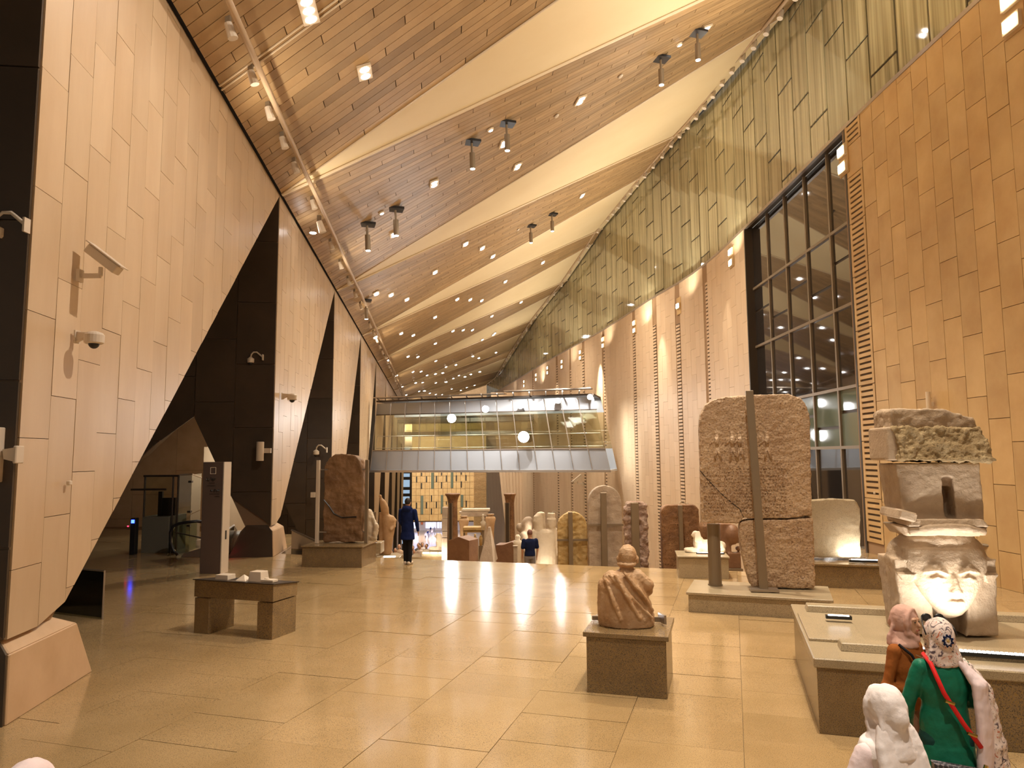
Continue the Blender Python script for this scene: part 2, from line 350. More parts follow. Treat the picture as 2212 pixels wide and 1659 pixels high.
def stairz(t):
    d=t-LIP
    if d<=0: return 0
    z=0;n=0
    while n<10:
        if d<5.04: return z-.15*math.ceil(d/.42+1e-6)
        d-=5.04;z-=1.8
        if d<3: return z
        d-=3;n+=1
    return z
def floorz(x,y): return stairz(.292*x+.956*y)
# ---------------------------------------------------------------- floor
def ftop(s):
    m=LIP if -12.4<s<1.2 else (25 if s>0 else max(LIP,min(24,(-4.66-.923*s)/.399)))
    return min(m,(10.75-.956*s)/.292)
def fbot(s): return -7+max(0,-.3*(s+5)) if s<-5 else -7
def mapF(s,t,off): q=G2(s,t);return Vector((q.x,q.y,-.03+off))
fl=MB()
n=44;ss=[-26+i*(11.8+26)/n for i in range(n+1)]
ss=sorted(ss+[-12.41,-12.39,1.19,1.21])
for a,b_ in zip(ss,ss[1:]):
    if ftop((a+b_)/2)<fbot(a)+.1: continue
    q=[(a,fbot(a)),(b_,fbot(b_)),(b_,max(ftop(b_-1e-4),fbot(b_)+.01)),(a,ftop(a+1e-4))]
    fl.hexa([mapF(x,y,-.5) for x,y in q],[mapF(x,y,0) for x,y in q])
floor=struct(fl.build('floor','floorjoint'))
strips('floor_tile',mapF,-25.2,10.8,1.2,.8,fbot,ftop,M['floor'],floor,joint=.005,th=.03,limit=300,phase=lambda i:(i*.43)%1,key=None if 0 else (lambda a:abs(a+1)))
st=MB();t=LIP;z=0.;prof=[(LIP,-20.5)]
prof.append((LIP,-.001))
for n in range(10):
    for k in range(12): z-=.15;prof+=[(t,z)];t+=.42;prof+=[(t,z)]
    t+=3;prof+=[(t,z)]
prof+=[(t+1,-18.5),(t+1,-20.5)]
TEND=t
st.prism([(*G2(-48,a),z_) for a,z_ in prof],(E1.x*64,E1.y*64,0))
struct(st.build('stairs','floor'))
struct(MB().box((-20,160,-18.8),(130,160,.6)).build('floor_lower','floor'))
# ---------------------------------------------------------------- left colonnade of stone wedges
VY=[8.29,21.6,34.3,47.3,60.4,73.8,87,100.4,113.8,127]
ZT=11.0
wl=struct(MB().box((0,0,0),(.1,.1,.1)).build('wall_left','joint')); wl.location=(-20,9,14)
for k in range(9):
    s0=(VY[k]-A0.y)/tL.y;s1=(VY[k+1]-A0.y)/tL.y-.02
    base=mapL(s0,0,0);zf=min(0,floorz(base.x,base.y)) if k>=2 else 0
    zb=zf+.89
    col=thing('wedge_column',['pale stone wedge column nearest the camera, filling the left edge with security cameras','second stone wedge column from the camera, behind the sign pillar','third stone wedge column, right behind the tall stela on the left','fourth stone wedge column along the left, meeting the ceiling left of the bridge'][k] if k<4 else 'narrow far stone wedge column in the row under and beyond the glass bridge','column',(0,0,0),0,None if k<4 else 'far wedge columns')
    def bot(s,s0=s0,s1=s1,zb=zb): return zb if s<=s0+1.07 else zb+(ZT-zb)*(s-s0-1.07)/(s1-s0-1.07)
    # hall face core
    o=MB();a=[(s0,zb),(s0+1.07,zb),(s1,ZT),(s0,ZT)]
    o.prism([mapL(x,y,-.35) for x,y in a],(nL.x*.32,nL.y*.32,0));o.build('core','lime_joint',col)
    if k<5: strips('stone_panel',mapL,s0,s1,.63,1.5,bot,lambda s:ZT,M['lime'],col,joint=.008,th=.03,phase=lambda i:(i*.36+.1)%1)
    else: MB().prism([mapL(x,y,-.03) for x,y in a],(nL.x*.06,nL.y*.06,0)).build('face','lime',col)
    # transverse dark face
    W=15 if k<3 else 9
    def mapT(w_,z_,off,b0=mapL(s0,0,.0)): q=Vector((b0.x,b0.y))-nL*w_-tL*(off+.01);return Vector((q.x,q.y,z_))
    def tb(w_,zf=zf):
        if w_<.72: return zf+.89
        if w_<2.35: return zf+.89+(w_-.72)*3.4/1.63
        if w_<6.6: return zf+4.3-(w_-2.35)*1.0
        return zf
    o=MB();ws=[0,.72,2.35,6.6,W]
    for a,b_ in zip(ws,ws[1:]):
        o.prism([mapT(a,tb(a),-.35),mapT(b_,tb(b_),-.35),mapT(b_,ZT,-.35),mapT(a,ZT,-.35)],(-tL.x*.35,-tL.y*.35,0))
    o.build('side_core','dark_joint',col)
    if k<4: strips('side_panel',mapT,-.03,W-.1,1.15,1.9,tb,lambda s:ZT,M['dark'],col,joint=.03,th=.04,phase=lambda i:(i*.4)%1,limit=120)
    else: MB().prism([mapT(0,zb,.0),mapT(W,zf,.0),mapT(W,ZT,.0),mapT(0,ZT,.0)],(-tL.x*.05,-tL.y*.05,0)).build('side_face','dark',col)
    # flared base
    def mb_(s,w_,z): q=A0+tL*(s0+s)-nL*w_;return Vector((q.x,q.y,z))
    B=MB()
    if k<3:
        B.hexa([mb_(-.12,-.02,zf),mb_(-.12,1.25,zf),mb_(1.9,1.25,zf),mb_(1.9,-.02,zf)][::-1],[mb_(-.04,.03,zf+.74),mb_(-.04,.95,zf+.74),mb_(1.5,.95,zf+.74),mb_(1.5,.03,zf+.74)][::-1])
        B.hexa([mb_(-.04,.03,zf+.74),mb_(-.04,.95,zf+.74),mb_(1.5,.95,zf+.74),mb_(1.5,.03,zf+.74)][::-1],[mb_(.04,.2,zf+.92),mb_(.04,.8,zf+.92),mb_(1.1,.8,zf+.92),mb_(1.1,.2,zf+.92)][::-1])
        B.build('base','lime_base',col,bevel=.012)
        MB().prism([mb_(-.13,0,zf),mb_(-.13,1.25,zf),mb_(-.05,.95,zf+.74),mb_(.02,.8,zf+.92),mb_(.02,.2,zf+.92),mb_(-.05,.05,zf+.74)],(-tL.x*.03,-tL.y*.03,0)).build('base_side','dark',col)
    else: B.hexa([mb_(-.1,-.05,zf),mb_(-.1,1.2,zf),mb_(1.6,1.2,zf),mb_(1.6,-.05,zf)][::-1],[mb_(0,.05,zf+.92),mb_(0,.9,zf+.92),mb_(1.1,.9,zf+.92),mb_(1.1,.05,zf+.92)][::-1]).build('base','lime_base',col)
wl.hide_render=False
bpy.data.objects.remove(wl)
# side roof and lower side walls left of the colonnade
struct(MB().prism([(leftX(-8)-.1,-8,ZT),(-34,-8,ZT),(-40,130,ZT),(leftX(130)-.1,130,ZT)],(0,0,.4)).build('ceiling_left','dark'))
wb=struct(MB().box((-21,31.3,4.5),(20.5,.4,10)).build('wall_back','lime_joint'))
strips('wall_slab',lambda s,z,o:Vector((-31+s,31.1-o,z)),0,20.2,1.9,3.4,lambda s:0,lambda s:6.3,M['lime_base'],wb,joint=.012,phase=lambda i:(i*.3)%1)
struct(MB().box((-30.5,12,5.5),(.4,40,12)).build('wall_lobby','dark'))
for X in (-12.2,-11.6): struct(MB().box((X,30.95,1.6),(.28,.1,2.2)).build('trim_slot','black'))
# ---------------------------------------------------------------- right wall
sA=sY(20.45);sB=sY(21.45);sC=sY(31.4);SE=RS[-1]
def wallpiece(name,s0,s1,z0,z1,off,th,mat,parent=None,zt=None):
    o=MB();n=max(1,int((s1-s0)/2));prev=None
    for i in range(n):
        a=s0+(s1-s0)*i/n;b_=s0+(s1-s0)*(i+1)/n
        za,zb_=(zt(a),zt(b_)) if zt else (z1,z1)
        o.hexa([mapR(a,z0,off-th),mapR(b_,z0,off-th),mapR(b_,z0,off),mapR(a,z0,off)],[mapR(a,za,off-th),mapR(b_,zb_,off-th),mapR(b_,zb_,off),mapR(a,za,off)])
    return o.build(name,mat,parent)
wn=struct(wallpiece('wall_right_near',0,sB+.2,-1,ZS,-.0,.5,'lime_joint'))
strips('stone_panel',mapR,sY(-2),sA-.03,.66,1.42,lambda s:0,lambda s:ZS,M['lime_honey'],wn,joint=.014,th=.03,phase=lambda i:(i*.36+.2)%1,key=lambda s:-s)
wf=struct(wallpiece('wall_right_far',sC,SE,-18.5,ZS,-.0,.5,'lime_joint'))
slots=[]
for px,py in [(1531,700),(1468,800),(1418,850),(1373,850),(1338,850),(1308,850),(1262,900),(1235,900),(1205,900),(1175,1080),(1155,1080)]:
    s,z,Y=hitR(px,py);slots.append(s)
holes=[(s-.30,s+.30) for s in slots]
strips('stone_panel',mapR,sC+.02,SE-.2,.72,1.42,lambda s:min(0,floorz(*atR(s)[0])),lambda s:ZS,M['lime_pale'],wf,joint=.009,th=.03,phase=lambda i:(i*.36+.2)%1,limit=280,holes=holes,key=lambda s:s)
# window niche
wd=struct(wallpiece('window_1',sB,sC,-2,ZS,-.35,.25,'frame'))
pw=(sC-sB)/5
rows=[(-.5,3.1),(3.1,5.0),(5.0,7.6),(7.6,10.2),(10.2,13)]
for i in range(5):
    for j,(z0,z1) in enumerate(rows):
        if j in (1,3) : zz=[(z0,z0+(z1-z0)*(.35 if i%2 else .6)),(z0+(z1-z0)*(.35 if i%2 else .6),z1)]
        else: zz=[(z0,z1)]
        for za,zb_ in zz:
            a,b_=sB+i*pw+.05,sB+(i+1)*pw-.05
            MB().hexa([mapR(a,za+.05,-.35),mapR(b_,za+.05,-.35),mapR(b_,za+.05,-.31),mapR(a,za+.05,-.31)],[mapR(a,zb_-.05,-.35),mapR(b_,zb_-.05,-.35),mapR(b_,zb_-.05,-.31),mapR(a,zb_-.05,-.31)]).build('window_pane','greenglass' if j==1 else 'darkglass',wd)
for s,off in ((sB+.02,0),(sC-.02,0)):
    MB().hexa([mapR(s-.05,-1,-.5),mapR(s+.05,-1,-.5),mapR(s+.05,-1,.04),mapR(s-.05,-1,.04)],[mapR(s-.05,ZS,-.5),mapR(s+.05,ZS,-.5),mapR(s+.05,ZS,.04),mapR(s-.05,ZS,.04)]).build('window_frame','frame',wd)
for i in range(1,5):
    s=sB+i*pw;MB().hexa([mapR(s-.05,-.5,-.35),mapR(s+.05,-.5,-.35),mapR(s+.05,-.5,-.24),mapR(s-.05,-.5,-.24)],[mapR(s-.05,ZS,-.35),mapR(s+.05,ZS,-.35),mapR(s+.05,ZS,-.24),mapR(s-.05,ZS,-.24)]).build('mullion','pole',wd)
for zc in (3.1,5.0,7.6,10.2):
    MB().hexa([mapR(sB,zc-.05,-.35),mapR(sC,zc-.05,-.35),mapR(sC,zc-.05,-.24),mapR(sB,zc-.05,-.24)],[mapR(sB,zc+.05,-.35),mapR(sC,zc+.05,-.35),mapR(sC,zc+.05,-.24),mapR(sB,zc+.05,-.24)]).build('transom','pole',wd)
# louvre strip beside the window: one slab per storey with slots between slats
def louvre(s0,s1,z0,z1,pitch,name,label,group,indiv,mat):
    t=MB().hexa([mapR(s0,z0,-.02),mapR(s1,z0,-.02),mapR(s1,z0,.004),mapR(s0,z0,.004)],[mapR(s0,z1,-.02),mapR(s1,z1,-.02),mapR(s1,z1,.004),mapR(s0,z1,.004)]).build('slot_grille','joint',wn if indiv else wf)
    acc=MB();z=z0
    while z<z1-.02:
        h=pitch*.62;m_=MB() if indiv else acc
        zt_=min(z+h,z1)
        m_.hexa([mapR(s0,z,0.004),mapR(s1,z,.004),mapR(s1,z,.035),mapR(s0,z,.035)],[mapR(s0,zt_,.004),mapR(s1,zt_,.004),mapR(s1,zt_,.035),mapR(s0,zt_,.035)])
        if indiv: m_.build('slat',mat,t)
        z+=pitch
    if not indiv: o=acc.build('slat',mat,t);o['kind']='stuff'
    for a,b_ in ((s0-.0,s0+.12),(s1-.12,s1)):
        if indiv:
            MB().hexa([mapR(a,z0,.004),mapR(b_,z0,.004),mapR(b_,z0,.036),mapR(a,z0,.036)],[mapR(a,z1,.004),mapR(b_,z1,.004),mapR(b_,z1,.036),mapR(a,z1,.036)]).build('side_strip',mat,t)
    return t
zz=[(.35,1.6),(1.62,3.25),(3.27,4.9),(4.92,6.55),(6.57,8.2),(8.22,9.85),(9.87,11.3),(12.3,12.95)]
names=['lowest','second','third','fourth','fifth','sixth','seventh','topmost']
for i,(z0,z1) in enumerate(zz): louvre(sA,sB-.05,z0,z1,.165,'air_grille',names[i]+' slatted stone grille from the floor in the strip right of the dark window',None,True,M['lime_honey'])
MB().hexa([mapR(sA,11.32,-.01),mapR(sB-.05,11.32,-.01),mapR(sB-.05,11.32,.03),mapR(sA,11.32,.03)],[mapR(sA,12.28,-.01),mapR(sB-.05,12.28,-.01),mapR(sB-.05,12.28,.03),mapR(sA,12.28,.03)]).build('stone_panel','lime_honey',wn)
for i,s in enumerate(slots):
    zt_=[12.0,10.6,11.2,11.6,11.2,11.6,12,11,12,12,12][i];zb_=min(0,floorz(*atR(s)[0]))
    louvre(s-.27,s+.27,zb_,zt_,.2 if i<4 else .26,'g','tall ladder-like slot grille in the pale right wall, '+['nearest the big window','second from the big window','third from the big window','fourth from the big window','fifth from the big window'][i] if i<5 else 'distant ladder-like slot grille in the pale right wall',None if i<5 else 'far slot grilles',False,M['lime_pale'])
# glass clerestory
gw=struct(wallpiece('window_2',0,SE,ZS,0,-.12,.2,'frame',zt=lambda s:max(ZS+.3,zR(s)+.2)))
strips('glass_pane',lambda s,z,o:mapR(s,z,o-.12),0,SE-.1,1.42,3.5,lambda s:ZS+.02,lambda s:max(ZS+.2,zR(s)+.1),M['paneglass'],gw,joint=.085,th=.035,limit=300,phase=lambda i:(i*.38+.1)%1,key=lambda s:abs(s-20))
struct(wallpiece('trim_1',0,SE,ZS-.06,ZS+.06,.05,.12,'steel'))
# wall behind the clerestory is closed by the roof overhang
# ---------------------------------------------------------------- ceiling
def Lp(Y): return Vector((leftX(Y),Y,ZT))
def Rp(s): q,n_=atR(s);return Vector((q.x,q.y,zR(s)))
def Rpx(x,y):
    s,z,Y=hitR(x,y);return s
bd=[(Lp(-7),Rp(0),'w'),                      # wood from behind the camera
    (Lp(21.4),Rp(Rpx(2480,-905)),'c'),(Lp(21.4),Rp(Rpx(1850,-160)),'w'),
    (Lp(34.2),Rp(Rpx(1690,30)),'c'),(Lp(34.2),Rp(Rpx(1479,282)),'w'),
    (Lp(47.2),Rp(Rpx(1405,370)),'c'),(Lp(47.2),Rp(Rpx(1302,490)),'w'),
    (Lp(60.4),Rp(Rpx(1281,527)),'c'),(Lp(60.4),Rp(Rpx(1226,604)),'w'),
    (Lp(73.8),Rp(Rpx(1205,631)),'c'),(Lp(73.8),Rp(Rpx(1158,687)),'w'),
    (Lp(87),Rp(Rpx(1141,714)),'c'),(Lp(87),Rp(Rpx(1117,750)),'w'),
    (Lp(100.4),Rp(Rpx(1105,768)),'c'),(Lp(100.4),Rp(Rpx(1088,795)),'w'),
    (Lp(113.8),Rp(SE-12),'c'),(Lp(113.8),Rp(SE-4),'w'),(Lp(128),Rp(SE-.01),'e')]
ceil=struct(MB().prism([(0,0,19.6),(1,0,19.6),(1,1,19.6)],(0,0,.1)).build('ceiling','cream'))
cv=[];cf=[];planks_left=300
def bil(q,u,v): return (q[0]*(1-u)+q[3]*u)*(1-v)+(q[1]*(1-u)+q[2]*u)*v
for i in range(len(bd)-1):
    q=[bd[i][0],bd[i][1],bd[i+1][1],bd[i+1][0]];kind=bd[i][2]
    n=12
    for a in range(n):
        for b_ in range(n):
            k=len(cv);cv+=[bil(q,a/n,b_/n),bil(q,(a+1)/n,b_/n),bil(q,(a+1)/n,(b_+1)/n),bil(q,a/n,(b_+1)/n)];cf.append((k,k+1,k+2,k+3))
    if kind=='c':
        o=MB()
        nv=10
        for b_ in range(nv):
            v0,v1=b_/nv,(b_+1)/nv
            f=[bil(q,0,v0),bil(q,1,v0),bil(q,1,v1),bil(q,0,v1)]
            o.hexa([p+Vector((0,0,-.01)) for p in f],[p+Vector((0,0,.3)) for p in f])
        o.build('cream_panel','cream',ceil)
        MB().tube([bil(q,1,.001)+Vector((0,0,-.06)),bil(q,1,1)+Vector((0,0,-.06))],.05,6).build('edge_trim','trimcream',ceil)
        MB().tube([bil(q,0,.001)+Vector((0,0,-.05)),bil(q,0,1)+Vector((0,0,-.05))],.03,6).build('edge_trim','trimcream',ceil)
    elif kind=='w':
        o=MB()
        for b_ in range(10):
            v0,v1=b_/10,(b_+1)/10;f=[bil(q,0,v0),bil(q,1,v0),bil(q,1,v1),bil(q,0,v1)]
            o.hexa([p+Vector((0,0,.02)) for p in f],[p+Vector((0,0,.3)) for p in f])
        o.build('backing','joint',ceil)
        Wd=(q[3]-q[0]).length;Ln=(q[1]-q[0]).length
        far=i>8
        got=strips('ceiling_plank',lambda s,z,off:bil(q,min(1,max(0,s/Wd)),min(1,max(0,z/Ln)))+Vector((0,0,.02-off)),0,Wd,.36 if not far else .5,2.7 if not far else 4,lambda s:0,lambda s:Ln,M['plank'],ceil,mat2=M['plank2'],joint=.02,th=.04,limit=(120 if i==0 else max(0,planks_left)),phase=lambda k:(k*.41)%1,
            key=(lambda s:-s) if i==0 else None)
        planks_left-=min(got,120) if i==0 else got
# one more pale joint line crossing the nearest dark band
p0=Lp(14.9)+Vector((0,0,-.08));p1=hit(760,0,A0,A1)
q=[bd[0][0],bd[0][1],bd[1][1],bd[1][0]]
u0=(14.9+7)/28.4
for du in (0,.006): MB().tube([bil(q,u0+du,0)+Vector((0,0,-.04)),bil(q,u0+du,1)+Vector((0,0,-.04))],.022,6).build('joint_strip','trimcream',ceil)
me=ceil.data;ceil.data=MB().prism([Lp(-7)+Vector((-.5,0,.35)),Lp(128)+Vector((-.5,0,.35)),Lp(128)+Vector((0,0,.35)),Lp(-7)+Vector((0,0,.35))],(0,0,.1)).build('tmp','cream').data
bpy.data.objects.remove(bpy.data.objects['tmp'])
CB=BVHTree.FromPolygons([tuple(p) for p in cv],cf)
struct(MB().box((4,132,3),(40,.3,24)).build('wall_far_upper','lime_base')).location=(0,52,8)
# left roof-edge pipe and right roof-edge pipe
def pipe(name,label,pts,r): tag(MB().tube(pts,r,8).build(name,'pipe',None,smooth=True),label,'pipe')
LPp=[Vector((leftX(Y)+1.0,Y,CB.ray_cast(Vector((leftX(Y)+1.0,Y,5)),Vector((0,0,1)))[0].z-.35)) for Y in list(range(-4,126,4))]
pipe('lighting_pipe','long beige lighting pipe running along the left edge of the ceiling',LPp,.07)
RPp=[]
s=sY(2)
while s<SE-3:
    q,n_=atR(s);q=q+n_*.7;RPp.append(Vector((q.x,q.y,zR(s)-.45)));s+=2
pipe('lighting_pipe','long beige lighting pipe along the top of the glass wall at right',RPp,.07)
# ---------------------------------------------------------------- far atrium front
FY=180.
def fx(px): return P(px,1060,FY).x
def fz(py): return P(950,py,FY).z
fac=struct(MB().box(((fx(880)+fx(1130))/2,FY+1.2,(fz(1128)+16)/2),(fx(1130)-fx(880),1.6,16-fz(1128))).build('wall_far','joint'))
cols=[fx(889)+(fx(1024)-fx(889))*i/13 for i in range(14)]
wins=[(863,210,300,18),(940,150,200,18),(940,310,400,18),(1018,205,300,18),(1110,150,400,40),(1173,200,295,18),(1252,150,195,16),(1252,300,395,16),(1328,195,290,16),(1415,150,390,38),(1482,195,285,16),(1560,150,185,14),(1560,290,385,14),(1633,190,280,14),(863,615,710,18),(950,510,800,40),(1018,610,705,18),(1096,505,600,16),(1096,710,800,16),(1173,605,700,16),(1260,500,790,36),(1328,600,650,12),(1572,500,690,36),(1637,590,690,14),(1482,605,700,14)]
rowz=[fz(1000+y/7.213) for y in (145,205,300,400,505,605,705,800,905)]
x0=fx(889);cw=(fx(1024)-x0)/14
for j in range(8):
    for i in range(14):
        if j==7 and i%2: continue
        a=x0+cw*i;b_=a+(cw*2 if j==7 else cw)
        zt,zb=rowz[j],rowz[j+1]
        MB().box(((a+b_)/2,FY+.3,(zt+zb)/2),(b_-a-.06,.2,zt-zb-.06)).build('stone_panel','lime_honey',fac)
for (cx_,y0,y1,w_) in wins:
    X=fx(780+cx_/7.213);za,zb=fz(1000+y1/7.213),fz(1000+y0/7.213);ww=w_/7.213*FY/F
    MB().box((X,FY+.13,(za+zb)/2),(ww,.2,zb-za)).build('window_slit','greenglass' if w_>30 else 'black',fac)
for y in [1200,]: pass
MB().box(((fx(880)+fx(1130))/2,FY+.6,(rowz[0]+16)/2),(fx(1130)-fx(880)-.1,.8,16-rowz[0])).build('upper_wall','lime_honey',fac)
lv=[fz(1000+y/7.213) for y in range(150,1000,20)]
for z in lv: MB().box(((fx(1023)+fx(1068))/2,FY+.1,z),(fx(1068)-fx(1023),.5,.13)).build('louvre_blade','lime_honey',fac)
MB().box(((fx(1023)+fx(1068))/2,FY+.35,(fz(1138)+rowz[0])/2),(fx(1068)-fx(1023),.2,rowz[0]-fz(1138))).build('louvre_back','lime_base',fac)
# lit curtain wall left of it and the bright shop fronts below
cwl=struct(MB().box((P(876,1060,150).x,150,-4),(2.6,.3,28)).build('window_3','frame'))
for j in range(12): MB().box((P(877,1060,149.8).x,149.8,-14.5+j*1.7),(1.5,.1,1.45 if j%2 else .7)).build('window_pane','bluewin',cwl)
shop=struct(MB().box((fx(930),FY+32,-14.5),(40,.3,9)).build('wall_shop','paint'))
for a,b_,m_ in ((893,903,'bright'),(919,932,'bright'),(933,941,'bright'),(944,949,'bright'),(951,956,'bright')):
    X0,X1=P(a,1140,FY+31).x,P(b_,1140,FY+31).x
    MB().box(((X0+X1)/2,FY+31.6,-15.2),(X1-X0,.15,5.2)).build('display_front',m_,shop)
X0,X1=P(909,1135,FY+31).x,P(913.5,1135,FY+31).x
tag(MB().box(((X0+X1)/2,FY+31.2,-14.6),(X1-X0,.08,4.2)).build('banner','orange'),'orange hanging banner far off in the bright lobby','banner')
area('shop_light',(fx(930),FY+12,-11),(fx(930),FY+11,-18),14,9000,(.66,.68,1),16)
area('atrium_light',(-22,150,10),(-19,180,-4),10,16000,WARM,8)
# leaning pale pier at the end of the right wall
pr=[P(1060,848,92),P(1128,848,92),P(1128,1200,92),P(1098,1200,92)]
pr=[Vector((p.x,92,max(p.z,-18.4))) for p in pr]
pier=struct(MB().prism(pr,(0,3,0)).build('wall_pier','lime_pale'))
for i in range(7):
    f0,f1=i/7,(i+1)/7
    tl=pr[0].lerp(pr[1],f0);tr_=pr[0].lerp(pr[1],f1);bl=pr[3].lerp(pr[2],f0);br=pr[3].lerp(pr[2],f1)
    MB().prism([(bl.x+.04,92,bl.z),(br.x-.04,92,br.z),(tr_.x-.04,92,tr_.z),(tl.x+.04,92,tl.z)],(0,-.06,0)).build('stone_panel','lime_pale',pier)
# ---------------------------------------------------------------- glass bridges
def bridge(name,label,bl,br,tl,tr_,zb,z1,z2,z3,depth,n,withdetail=True):
    t=thing(name,label,'bridge')
    def pt(u,z): # front plane point
        f=(z-zb)/(z3-zb);a=bl.lerp(tl,f);c=br.lerp(tr_,f);q=a.lerp(c,u);return Vector((q.x,q.y,z))
    d=(br-bl);d.z=0;dn=Vector((-d.y,d.x,0)).normalized()*depth
    fo=-dn.normalized()
    def band(u0,u1,za,zc,th,nm,mat,par=t,off=0):
        q=[pt(u0,za),pt(u1,za),pt(u1,zc),pt(u0,zc)];q=[p+fo*off for p in q]
        return MB().prism(q,-fo*th).build(nm,mat,par)
    band(0,1,zb,zb+.12,depth,'floor_deck','fascia')
    for k in range(n):
        u0,u1=k/n+.002,(k+1)/n-.002
        band(u0,u1,zb+.13,z1-.03,.08,'fascia_panel','fascia')
        band(u0,u1,z2+.05,z3-.12,.08,'fascia_panel','fascia')
        band(u0,u1,z1,z2,.03,'glass_pane','bridgeglass')
        if withdetail:
            MB().tube([pt(u0,zb+.1)+fo*.06,pt(u0,z3-.1)+fo*.06],.022,6).build('glazing_rod','steel',t)
            MB().tube([pt(u0+.02,z3)+fo*.9+Vector((0,0,.28)),pt(u0,z3)-fo*.6+Vector((0,0,.02))],.05,6).build('roof_bracket','steel',t)
    band(0,1,zb-.06,zb+.1,.25,'edge_strip','steel',off=.08)
    band(0,1,z1-.05,z1+.02,.1,'sill','steel',off=.04);band(0,1,z2-.02,z2+.05,.1,'head','frame',off=.03)
    MB().prism([pt(-.005,z3),pt(1,z3),pt(1,z3)+dn,pt(-.005,z3)+dn],(0,0,.12)).build('roof','darkmet',t)
    for u0,u1,zz_ in ((0,.62,.26),(.62,.995,.42)):
        MB().prism([pt(u0,z3)+fo*.7+Vector((0,0,zz_)),pt(u1,z3)+fo*.7+Vector((0,0,zz_)),pt(u1,z3)-fo*.2+Vector((0,0,zz_)),pt(u0,z3)-fo*.2+Vector((0,0,zz_))],(0,0,.06)).build('sun_shade','steel',t)
    # back side
    def bk(p): return p+dn
    MB().prism([bk(pt(0,zb)),bk(pt(1,zb)),bk(pt(1,z1)),bk(pt(0,z1))],-fo*.08).build('rear_fascia','fascia',t)
    MB().prism([bk(pt(0,z2)),bk(pt(1,z2)),bk(pt(1,z3)),bk(pt(0,z3))],-fo*.08).build('rear_fascia','fascia',t)
    MB().prism([bk(pt(0,z1)),bk(pt(1,z1)),bk(pt(1,z2)),bk(pt(0,z2))],-fo*.03).build('rear_glass','bridgeglass',t)
    for zz_ in (z1+1.05,z1+.15):
        MB().tube([pt(0.01,zz_)-fo*.25,pt(.99,zz_)-fo*.25],.03,6).build('handrail','steel',t)
    for k in range(n+1): MB().tube([pt(min(.99,max(.01,k/n)),z1)-fo*.25,pt(min(.99,max(.01,k/n)),z1+1.05)-fo*.25],.02,6).build('rail_post','steel',t)
    return t
bl=P(799,1018,54.5);br=P(1320,1018,49.5);tl=P(815,862,54.5);tr_=P(1282,850,49.5)
bridge('glass_bridge','glass walled footbridge with dark metal bands crossing the hall','a' and bl,br,tl,tr_,1.8,3.4,6.05,7.05,3.2,14)
b2=[P(858,937,88),P(1180,925,84),P(858,912,88),P(1180,905,84)]
bridge('glass_bridge','smaller dark footbridge seen far behind through the glass of the first bridge',*b2,b2[0].z-.3,b2[0].z+.2,b2[0].z+1.3,b2[0].z+1.9,3,10,False)
# bridge-top floodlights; the first two are added glowing discs for reflections in the glass
M['flood']=emit('flood_lamp',(1,.98,.95),110);M['flood'].cycles.emission_sampling='FRONT'
for px,py,D,r_,l in ((976,904,52.2,.34,'white glow standing in for a lamp reflection, left part of the bridge glass'),(1131,944,50.5,.42,'brightest glow standing in for a lamp reflection, middle of the bridge glass'),(1049,884,51.3,.26,'glaring floodlight under the bridge top band, left of the middle'),(1124,876,50.6,.26,'glaring floodlight in the middle of the bridge top band'),(1205,866,50,.2,'glaring floodlight on the bridge top band, second from the right end'),(1274,858,49,.2,'glaring floodlight at the right end of the bridge top')):
    p=P(px,py,D);t=thing('floodlight',l,'floodlight',p,0)
    MB().lathe([(r_*.5,-.05),(r_,.0),(r_,.16)],seg=16).build('housing','darkmet',t).rotation_euler.x=math.pi/2
    MB().loft([(0,0,.17,r_*.92,r_*.92),(0,0,.2,r_*.7,r_*.7)],16).build('lens','flood',t).rotation_euler.x=math.pi/2
    MB().box((0,.15,.1),(.08,.4,.08)).build('arm','steel',t)
for px,pw in ((1049,2600),(1124,3600),(1205,2600),(1274,2600),(976,2200),(900,900)):
    p=P(px,845,48.4);spot('bridge_flood',(p.x,p.y,8.2),(p.x,51.5,2.5),pw,95,(1,.97,.92),.1,1)

for u in (.15,.4,.65,.9):
    q_=bl.lerp(br,u);area('bridge_inside',(q_.x,q_.y+1.5,6.9),(q_.x,q_.y+1.6,2),2.2,260,(1,.97,.88),2)
spot('pier_light',(-7,78,10.5),(-1.2,92,-2),7000,60,NEUT,.2,1)
